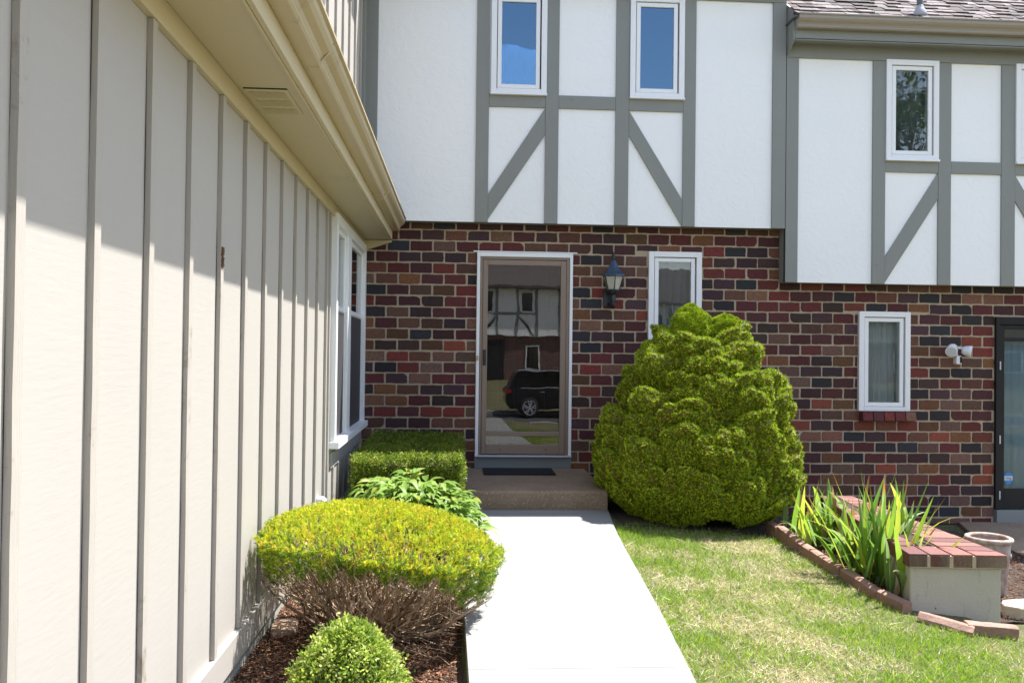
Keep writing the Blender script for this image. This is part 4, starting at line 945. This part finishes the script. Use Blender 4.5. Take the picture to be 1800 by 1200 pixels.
def hedge():
    x0, x1, y0, y1 = -.84, .045, 6.92, 8.82; t = thing('box_hedge', 'box shaped dark green clipped hedge in the corner left of the storm door', 'hedge', (-.4, 7.9, -.13))
    zt = lambda x, y: .50+.035*(y-y0)/2+.018*fnoise(x, y, 21, 9)
    P, Nn = [], []
    def add(n, f, nn): 
        P.append(f(n)); Nn.append(np.tile(np.array(nn, float), (n, 1)))
    def top(n): x, y = RNG.uniform(x0, x1, n), RNG.uniform(y0, y1, n); return np.stack([x, y, zt(x, y)-.03*RNG.random(n)**2], 1)
    def front(n): x = RNG.uniform(x0, x1, n); z = RNG.uniform(.02, .5, n); return np.stack([x, y0+.05*fnoise(x, z*2, 22, 10)+.07*RNG.random(n)**2+.05*(.5-z), z], 1)
    def rightf(n): y = RNG.uniform(y0, y1, n); z = RNG.uniform(.0, .5, n); return np.stack([x1-.03*RNG.random(n)+.02*fnoise(y, z*2, 23, 9), y, z], 1)
    def leftf(n): y = RNG.uniform(y0, y1, n); z = RNG.uniform(.0, .5, n); return np.stack([x0+.03*RNG.random(n), y, z], 1)
    add(3600, top, (0, -.1, 1)); add(1700, front, (0, -1, .3)); add(1800, rightf, (1, 0, .3)); add(900, leftf, (-1, 0, .3)); P = np.vstack(P); Nn = np.vstack(Nn); n = len(P)
    cols = pick(n, [(.14, .21, .02), (.24, .32, .03), (.09, .15, .016), (.27, .19, .06), (.36, .40, .06)], [30, 25, 20, 4, 10], .15); parts = []
    for k in range(8):
        D = unit(Nn+RNG.normal(size=(n, 3))*.8+[0, 0, .2]); parts.append(leaf_cards(P+RNG.normal(size=(n, 3))*.014, D, RNG.uniform(.015, .024, n), RNG.uniform(.008, .012, n), cols*(1+RNG.uniform(-.2, .2, (n, 1))), fold=.15))
    V, F, C = join(parts); fast_mesh('foliage', V, F, C, 'leaf', t)
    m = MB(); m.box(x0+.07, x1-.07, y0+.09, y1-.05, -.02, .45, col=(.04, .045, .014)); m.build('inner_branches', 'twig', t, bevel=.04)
    m = MB()
    for k in range(26): x, y = random.uniform(x0+.1, x1-.1), random.uniform(y0+.12, y1-.1); m.tube([(x, y, -.14), (x+random.uniform(-.04, .04), y-.03, .02)], [.012, .008], 5, (.15, .10, .07))
    m.build('stems', 'twig', t)
hedge()

def bent_leaves(P, D, U, L, Wd, droop, cols, segs=4, prof=None, fold=.18):
    """leaf strips bent downwards, folded on the midrib: 3 verts per section"""
    n = len(P); D = unit(D); A = unit(np.cross(D, U)); Up = np.cross(A, D); prof = prof or [.15, .85, 1, .62, .02]
    rows = []; col = []
    for s in range(segs+1):
        f = s/segs; c = P+D*(L*f)[:, None]+np.array([0, 0, -1.])*(droop*L*f*f)[:, None]; w = (Wd*.5*prof[s])[:, None]
        rows += [c-A*w+Up*w*fold*2, c, c+A*w+Up*w*fold*2]; col += [cols]*3
    V = np.stack(rows, 1).reshape(-1, 3); C = np.stack(col, 1).reshape(-1, 3); k = 3*(segs+1); b = (np.arange(n)*k)[:, None]; F = []
    for s in range(segs):
        o = 3*s; F += [b+np.array([[o, o+1, o+4, o+3]]), b+np.array([[o+1, o+2, o+5, o+4]])]
    return V, np.vstack(F), C
def peony():
    t = thing('peony_plant', 'broad leaved bright green plant between the yew, the box hedge and the walk', 'plant', (-.3, 6.15, -.13)); rnd = np.random.default_rng(11)
    P, D, L, Wd, dr = [], [], [], [], []; st = MB()
    for s in range(190):
        th = rnd.uniform(0, 2*np.pi); r = np.sqrt(rnd.random()); ex, ey = -.34+.54*r*np.cos(th), 6.12+.46*r*np.sin(th); ez = .13+.29*(1-r**2)+rnd.uniform(-.03, .09); b = np.array([-.31+.12*r*np.cos(th), 6.15+.1*r*np.sin(th), -.13]); e = np.array([ex, ey, ez])
        if e[0] > .12: e[2] -= .06
        m = (b+e)/2+[0, 0, .08]; pts = [b, b*.25+m*.5+e*.25, m*.5+e*.5+[0, 0, .02], e]; st.tube(pts, [.005, .004, .003, .002], 4, (.12, .16, .05))
        ax = unit(np.array([[np.cos(th)*r, np.sin(th)*r, .35]]))[0]
        for j in range(3):
            p0 = e-ax*.07*j; a0 = th+rnd.uniform(-.5, .5)+j*2.1
            for q in (-.75, 0, .75):
                a = a0+q; P.append(p0+np.array([np.cos(a), np.sin(a), 0])*.015); D.append([np.cos(a), np.sin(a), rnd.uniform(.1, .7)]); L.append(rnd.uniform(.085, .14)); Wd.append(rnd.uniform(.034, .054)); dr.append(rnd.uniform(.2, .8))
    P, D, L, Wd, dr = map(np.array, (P, D, L, Wd, dr)); n = len(P); U = np.tile([0, 0, 1.], (n, 1))+RNG.normal(size=(n, 3))*.25; k = P[:, 0] > -.93
    cols = pick(n, [(.24, .37, .07), (.18, .30, .05), (.32, .44, .11), (.34, .38, .06)], [30, 30, 20, 8], .12)
    V, F, C = bent_leaves(P[k], D[k], U[k], L[k], Wd[k], dr[k], cols[k]); o = fast_mesh('leaves', V, F, C, 'leaf', t); o.data.polygons.foreach_set('use_smooth', [True]*len(F)); st.build('stems', 'twig', t)
peony()

def iris(cx, cy, n, hgt, seed, label, spread=.16, lean=0., base_z=None):
    z0 = float(gz(cx, cy)) if base_z is None else base_z
    t = thing('iris_clump', label, 'plant', (cx, cy, z0), 'iris clumps by the planter wall'); rnd = random.Random(seed); segs = 9
    for kind, cnt in (('leaf', n),):
        V, F, C = [], [], []
        for i in range(cnt):
            th = rnd.uniform(0, 2*math.pi); b = Vector((cx+rnd.gauss(0, spread*.55), cy+rnd.gauss(0, spread*.6), z0)); out = Vector((math.cos(th), math.sin(th)*.8, 0)); L = hgt*rnd.uniform(.5, 1.08)
            tilt = rnd.uniform(.05, .60)+(.2 if L < hgt*.75 else 0); bend = rnd.choice([0, .05, .1, .5, 1.3]) if rnd.random() < .8 else rnd.uniform(1.2, 2.4); w = rnd.uniform(.030, .052)
            d0 = (Vector((0, 0, 1))+out*tilt+Vector((lean, -.05, 0))).normalized(); side = Vector((-out.y, out.x, 0)).normalized(); side = (side+out*rnd.uniform(-1.2, 1.2)).normalized()
            brown = rnd.random() < .35; g = rnd.choice([(.20, .36, .04), (.30, .46, .05), (.14, .28, .05), (.44, .50, .06), (.26, .38, .12)]); gb = rnd.uniform(.85, 1.15); dead = rnd.random() < .09
            p = b.copy(); d = d0.copy(); nrm = side.cross(d).normalized(); o = len(V)
            for s in range(segs+1):
                f = s/segs; ww = w*(.55+.45*min(1, f*3))*(1-max(0, f-.45)**1.6*2.45) if f < 1 else .001; ww = max(ww, .001)
                V += [p-side*ww*.5, p+nrm*ww*.12, p+side*ww*.5]
                c = Vector(g)*gb
                if brown and f > .8: c = Vector((.34, .17, .04)) if f < .95 else Vector((.20, .11, .05))
                if dead: c = Vector((.36, .25, .10))
                if f < .15: c = c*.6+Vector((.18, .2, .06))*.4
                C += [tuple(c)]*3
                p = p+d*(L/segs); d = (d+(out*.5+Vector((0, 0, -1)))*bend*.075*(f+.15)*2.4).normalized()
                if p.z < z0+.01: p.z = z0+.01
            for s in range(segs): q = o+3*s; F += [(q, q+1, q+4, q+3), (q+1, q+2, q+5, q+4)]
        ob = fast_mesh('leaves', np.array([tuple(v) for v in V]), np.array(F), np.array(C), 'leaf', t); ob.data.polygons.foreach_set('use_smooth', [True]*len(F))
iris(2.90, 6.62, 72, .54, 1, 'iris clump with thin arching leaves right beside the conical bush', .22)
iris(2.93, 6.10, 30, .50, 5, 'yellowing iris clump in the middle of the edged bed', .10)
iris(2.86, 5.62, 66, .76, 2, 'largest iris clump with tall upright blades leaning over the edging bricks', .17)
iris(2.80, 5.22, 20, .52, 8, 'small iris clump with blades spilling towards the front of the planter wall', .07, .25)
iris(3.10, 5.75, 11, .36, 4, 'short iris clump growing out of the brick capped planter', .04, .05, cap_z-.02)
def tuft(cx, cy, seed, label, n=40, h=.4):
    z0 = float(gz(cx, cy)); t = thing('grassy_plant', label, 'plant', (cx, cy, z0)); P = np.array([[cx, cy, z0]])+RNG.normal(size=(n, 3))*[.06, .06, 0]; th = RNG.uniform(0, 2*np.pi, n)
    D = np.stack([np.cos(th)*.7, np.sin(th)*.7, np.ones(n)], 1); V, F, C = bent_leaves(P, D, np.tile([0, 0, 1.], (n, 1))+RNG.normal(size=(n, 3))*.1, RNG.uniform(.6, 1.1, n)*h, np.full(n, .012), np.full(n, .75), pick(n, [(.06, .12, .02), (.09, .16, .03)], [1, 1]))
    fast_mesh('leaves', V, F, C, 'leaf', t)
tuft(3.30, 8.2, 1, 'dark thin leaved plant in the shade behind the conical bush', 60, .45)

# lawn grass
def grass():
    N_ = 150000; x = RNG.uniform(.95, 4.3, N_); y = RNG.uniform(2.3, 7.25, N_)
    wrr = np.interp(y, [p[0] for p in WR[::-1]], [p[1] for p in WR[::-1]]); ex = np.interp(y, [4.3, 4.6, 4.74, 4.83, 4.95, 5.18, 5.55, 5.94, 6.46, 7.06], [9, 9, 3.1, 2.80, 2.70, 2.63, 2.61, 2.585, 2.59, 2.615])
    k = (x > wrr-.006) & (x < ex) & (y < 7.05+.08*np.sin(x*9)) & (x < 4.2); k &= ~((y > 6.85) & (RNG.random(N_) < .6)); x, y = x[k], y[k]; n = len(x)
    big = fnoise(x, y, 31, 2.2); fine = fnoise(x, y, 32, 9); straw = np.clip(.30+.75*big+.55*fine, .03, 1.0); P = np.stack([x, y, gz(x, y)+.004], 1)
    h = RNG.uniform(.022, .050, n)*(1+.35*np.clip(-big, 0, 1)); lng = RNG.random(n) < .012; h = np.where(lng, h*2.0, h); edge = (x-wrr[k] < .03); h = np.where(edge, h*1.35, h)
    D = np.stack([RNG.normal(size=n)*.75, RNG.normal(size=n)*.75, np.ones(n)], 1); isS = RNG.random(n) < straw*.78
    g = pick(n, [(.20, .34, .02), (.30, .45, .03), (.12, .24, .02), (.38, .46, .04), (.24, .34, .12)], [30, 25, 15, 12, 10], .2); s_ = pick(n, [(.68, .60, .36), (.58, .48, .25), (.76, .70, .50), (.54, .40, .22)], [3, 3, 2, 1], .15)
    cols = np.where(isS[:, None], s_, g); D[isS, 2] *= .45; fl = lng & isS; D[fl, 2] = .12; P[fl, 2] += .02; h[fl] *= 1.3
    V, F, C = leaf_cards(P, D, h, RNG.uniform(.0028, .0052, n), cols, tri=True); V[:, 2] = np.maximum(V[:, 2], -.5)
    fast_mesh('grass', V, F, C, 'leaf', kind='stuff', label='short sunlit lawn grass with straw coloured patches', cat='grass') if False else tag(fast_mesh('grass', V, F, C, 'leaf'), 'short sunlit lawn grass with straw coloured patches right of the walk', 'grass', None, 'stuff')
    print('grass', n)
grass()
def chips(name, N_, x0, x1, y0, y1, label, seed=0, stuff=True):
    x = RNG.uniform(x0, x1, N_); y = RNG.uniform(y0, y1, N_)
    if name == 'leaf_litter': k = x < 2.775+(y-5.05)*.169; x, y = x[k], y[k]; N_ = len(x)
    z = gz(x, y)+.014+.020*RNG.random(N_); n = N_; a = RNG.uniform(0, np.pi, n)
    L = RNG.uniform(.010, .034, n); Wd = RNG.uniform(.003, .010, n); D = np.stack([np.cos(a), np.sin(a), RNG.normal(size=n)*.28], 1); D = unit(D); up = unit(np.tile([0, 0, 1.], (n, 1))+RNG.normal(size=(n, 3))*.4); A = unit(np.cross(D, up)); U = np.cross(A, D)
    c = np.stack([x, y, z], 1); hl, hw, ht = (L/2)[:, None], (Wd/2)[:, None], .0014; cs = []
    for s1, s2, s3 in ((-1, -1, -1), (1, -.6, -1), (1, .6, -1), (-1, 1, -1), (-1, -1, 1), (1, -.6, 1), (1, .6, 1), (-1, 1, 1)): cs.append(c+D*hl*s1+A*hw*s2+U*ht*s3)
    V = np.stack(cs, 1).reshape(-1, 3); b = (np.arange(n)*8)[:, None]; F = np.vstack([b+np.array([q]) for q in ((4, 5, 6, 7), (0, 1, 5, 4), (1, 2, 6, 5), (2, 3, 7, 6), (3, 0, 4, 7))])
    cols = np.repeat(pick(n, [(.19, .085, .042), (.11, .048, .027), (.28, .15, .08), (.065, .034, .022), (.38, .24, .14)], [30, 28, 14, 24, 6], .25), 8, 0)
    tag(fast_mesh(name, V, F, cols, 'chips'), label, 'mulch', None, 'stuff')
chips('mulch', 26000, -.985, .03, 2.6, 6.6, 'reddish brown wood chip mulch between the board wall and the walk')
chips('mulch', 5000, 3.5, 5.1, 5.6, 8.3, 'brown wood chip mulch beyond the planter wall')
chips('leaf_litter', 2500, 2.66, 3.08, 5.1, 7.0, 'dry litter and chips lying in the iris bed')

# ------------------------------------------------------------------ across the street (seen in the glass)
def brick_tex():
    m, t, b = nodes('far_brick'); c = N(t, 'ShaderNodeTexCoord'); sp = N(t, 'ShaderNodeSeparateXYZ'); cm = N(t, 'ShaderNodeCombineXYZ'); t.links.new(c.outputs['Object'], sp.inputs[0]); t.links.new(sp.outputs[0], cm.inputs[0]); t.links.new(sp.outputs[2], cm.inputs[1])
    br = N(t, 'ShaderNodeTexBrick'); br.inputs['Scale'].default_value = 1; br.inputs['Brick Width'].default_value = .24; br.inputs['Row Height'].default_value = .115; br.inputs['Mortar Size'].default_value = .008
    br.inputs['Color1'].default_value = (.16, .05, .035, 1); br.inputs['Color2'].default_value = (.06, .03, .03, 1); br.inputs['Mortar'].default_value = (.3, .25, .2, 1); t.links.new(cm.outputs[0], br.inputs[0]); t.links.new(br.outputs[0], b.inputs['Base Color']); b.inputs['Roughness'].default_value = .9
brick_tex()
opp = thing('townhouse', 'townhouse across the street mirrored in the storm door glass', 'house', (4, -34, -.2)); YO = -30.1
MB().box(-10, 9.0, YO-8, YO, -.4, 2.3).build('brick_wall', 'far_brick', opp); MB().box(-10, 9.0, YO-8, YO+.2, 2.301, 5.0).build('stucco_wall', 'stucco', opp)
MB().box(9.001, 20, YO-8, YO-.4, -.4, 1.7).build('brick_wall', 'far_brick', opp); MB().box(9.001, 20, YO-8, YO-.2, 1.701, 4.3).build('stucco_wall', 'stucco', opp)
for x in (-7, -5.6, -3.4, -2, 1.1, 2.15, 3.3, 4.4, 5.7, 7.0, 8.8): MB().box(x-.08, x+.08, YO+.2, YO+.235, 2.3, 5.0).build('timber', 'timber_paint', opp)
for x in (10.5, 12, 13.5, 15, 17): MB().box(x-.08, x+.08, YO-.2, YO-.165, 1.7, 4.3).build('timber', 'timber_paint', opp)
for a, b in ((1.18, 2.07), (3.38, 4.32), (2.23, 3.22), (-5.52, -3.48), (5.78, 6.92)): MB().box(a, b, YO+.2, YO+.232, 3.5, 3.64).build('timber', 'timber_paint', opp)
for a, b in ((1.2, 2.05), (4.30, 3.4)): MB().prism([(a, 2.32), (a+(.16 if b > a else -.16), 2.32), (b, 3.45), (b, 3.25)], 'y', YO+.2, YO+.23).build('timber', 'timber_paint', opp)
for x, z, w, h in ((1.62, 4.2, .6, 1.1), (3.85, 4.2, .6, 1.1), (6.35, 4.2, .7, 1.1), (-4.5, 4.2, 1.2, 1.1), (4.2, 1.1, .7, 1.3), (-3, 1.1, 1.6, 1.3), (11.2, 3.1, .7, 1.1), (14.2, 3.1, .7, 1.1), (12.5, .7, 1.4, 1.2)):
    yo = (YO+.2 if z > 2.3 else YO) if x < 9 else (YO-.2 if z > 1.7 else YO-.4)
    o = MB().box(x-w/2-.08, x+w/2+.08, yo, yo+.05, z-h/2-.08, z+h/2+.08).build('window', 'white_trim', opp); MB().box(x-w/2, x+w/2, yo+.051, yo+.06, z-h/2, z+h/2).build('pane', 'black_glass', o)
MB().box(1.6, 2.6, YO, YO+.06, -.15, 2.05).build('door', 'black_frame', opp, bevel=.01)
MB().prism([(YO+.75, 4.95), (YO+.75, 5.1), (YO-4, 7.6), (YO-8.7, 5.1), (YO-8.7, 4.95)], 'x', -10.5, 9.3).build('roof', 'far_roof', opp); MB().prism([(YO+.35, 4.2), (YO+.35, 4.35), (YO-4.2, 6.7), (YO-8.7, 4.4), (YO-8.7, 4.2)], 'x', 9.301, 20.5).build('roof', 'far_roof', opp)

op2 = thing('townhouse', 'second townhouse across the street, farther right and plainer', 'house', (32, -34, -.2))
MB().box(21, 46, YO-9, YO-1.2, -.4, 2.2).build('brick_wall', 'far_brick', op2); MB().box(21, 46, YO-9, YO-1.0, 2.201, 5.0).build('stucco_wall', 'siding_paint', op2)
MB().prism([(YO-.4, 4.95), (YO-.4, 5.1), (YO-5, 7.6), (YO-9.6, 5.1), (YO-9.6, 4.95)], 'x', 20.6, 46.4).build('roof', 'far_roof', op2)
for k in range(7):
    x = 23+3.4*k; o = MB().box(x-.5, x+.5, YO-1.0, YO-.95, 3.2, 4.4).build('window', 'white_trim', op2); MB().box(x-.42, x+.42, YO-.949, YO-.94, 3.28, 4.32).build('pane', 'black_glass', o); MB().box(x+1.1, x+1.25, YO-1.0, YO-.96, 2.25, 4.9).build('timber', 'timber_paint', op2)
    o = MB().box(x-.6, x+.6, YO-1.2, YO-1.15, .5, 1.8).build('window', 'white_trim', op2); MB().box(x-.52, x+.52, YO-1.149, YO-1.14, .58, 1.72).build('pane', 'black_glass', o)
def suv():
    t = thing('parked_car', 'dark sport utility car parked across the street, mirrored in the door glass', 'car', (4.1, -14.1, -1.0)); y0, y1 = -15.0, -13.2; zb = -1.0; X = 1.75
    low = [(X+.05, zb+.45), (X, zb+.62), (X+.02, zb+.98), (X+.10, zb+1.08), (X+3.35, zb+1.08), (X+4.45, zb+.98), (X+4.65, zb+.80), (X+4.70, zb+.5), (X+4.55, zb+.32), (X+.2, zb+.30)]
    MB().prism(low, 'y', y0, y1).build('body', 'car_paint', t, bevel=.06, segs=3)
    up_ = [(X+.12, zb+1.05), (X+.42, zb+1.62), (X+.6, zb+1.70), (X+2.3, zb+1.72), (X+2.7, zb+1.66), (X+3.5, zb+1.06)]
    MB().prism(up_, 'y', y0+.12, y1-.12).build('cabin', 'car_paint', t, bevel=.05, segs=3)
    for a, b in (((X+.55, X+.75), (X+1.25, X+1.25)), ((X+1.35, X+1.35), (X+2.15, X+2.15)), ((X+2.25, X+2.25), (X+3.2, X+2.6))):
        for yy in (y1-.118, y0+.118): MB().prism([(a[0], zb+1.12), (b[0], zb+1.12), (b[1], zb+1.58), (a[1], zb+1.58)], 'y', yy-.004, yy+.004).build('side_window', 'black_glass', t)
    for wx_ in (X+.88, X+3.7):
        for yy, s in ((y1-.10, 1), (y0+.10, -1)):
            mm = Matrix.Translation((wx_, yy, zb+.36)) @ Matrix.Rotation(rad(-90*s), 4, 'X'); w = MB().lathe([(.24, -.12), (.34, -.11), (.365, -.05), (.365, .08), (.34, .115), (.24, .12)], 32, m=mm).build('wheel', 'rubber', t, smooth=True); rim = MB(); rim.lathe([(.235, .095), (.24, .124), (.22, .124), (.21, .10)], 32, m=mm)
            for k in range(10): a = 2*math.pi*k/10; rim.box(.03, .225, -.017, .017, .105, .123, m=mm @ Matrix.Rotation(a+(.12 if k % 2 else -.12), 4, 'Z'))
            rim.lathe([(.05, .10), (.05, .128)], 16, m=mm); rim.build('rim', 'alloy', w)
    for yy in (y0+.08, y1-.18): MB().box(X-.015, X+.22, yy, yy+.19, zb+.86, zb+1.0).build('tail_light', 'tail_red', t, bevel=.02)
    MB().box(X+.5, X+2.5, y1-.10, y1-.06, zb+1.69, zb+1.72).build('roof_rail', 'chrome', t); MB().box(X+1.3, X+1.45, y1+.0, y1+.012, zb+.93, zb+.95).box(X+2.2, X+2.35, y1+.0, y1+.012, zb+.93, zb+.95).build('door_handles', 'chrome', t); MB().box(X+.55, X+2.9, y1-.005, y1+.004, zb+1.085, zb+1.105).build('chrome_strip', 'chrome', t)
suv()
def tree(x, y, h, cr, label, seed, nleaf=9000, col=((.06, .11, .02), (.09, .14, .03), (.04, .075, .015))):
    r = np.random.default_rng(seed); z0 = float(gz(x, y)); t = thing('shade_tree', label, 'tree', (x, y, z0), 'trees across the street'); tr = MB(); tr.tube([(x, y, z0-.2), (x+.1, y, z0+h*.25), (x-.1, y+.1, z0+h*.5), (x, y, z0+h*.85)], [.28, .2, .13, .03], 10, (.14, .10, .075)); cl = []
    for k in range(26):
        th = r.uniform(0, 6.28); q = r.uniform(.25, 1)*cr; zz = z0+h*r.uniform(.38, .95); q *= 1-.6*max(0, (zz-z0)/h-.6); e = (x+q*math.cos(th), y+q*math.sin(th), zz); tr.tube([(x, y, zz-h*.15), ((x+e[0])/2, (y+e[1])/2, zz-h*.04), e], [.09, .05, .02], 6, (.14, .10, .075)); cl.append((*e, r.uniform(.8, 1.6)*cr*.28))
    tr.build('trunk', 'twig', t); cl = np.array(cl); i = r.integers(0, len(cl), nleaf); q = unit(r.normal(size=(nleaf, 3)))*r.uniform(.4, 1, (nleaf, 1)); P = cl[i, :3]+q*cl[i, 3:4]*[1, 1, .7]
    V, F, C = leaf_cards(P, r.normal(size=(nleaf, 3)), r.uniform(.12, .24, nleaf), r.uniform(.08, .15, nleaf), pick(nleaf, col, [3, 2, 2], .2), fold=.1); fast_mesh('crown', V, F, C, 'leaf', t)
tree(22.5, -24, 17, 5.6, 'broad green tree across the street mirrored in the right upper window', 1, 16000); tree(38, -25, 13, 5.5, 'wide green tree farther right across the street', 2); tree(-16, -27, 11, 4, 'green tree across the street at the far left end', 3); tree(15, 1.5, 8, 2.6, 'green tree standing beyond the right neighbour out of frame', 4, 6000)
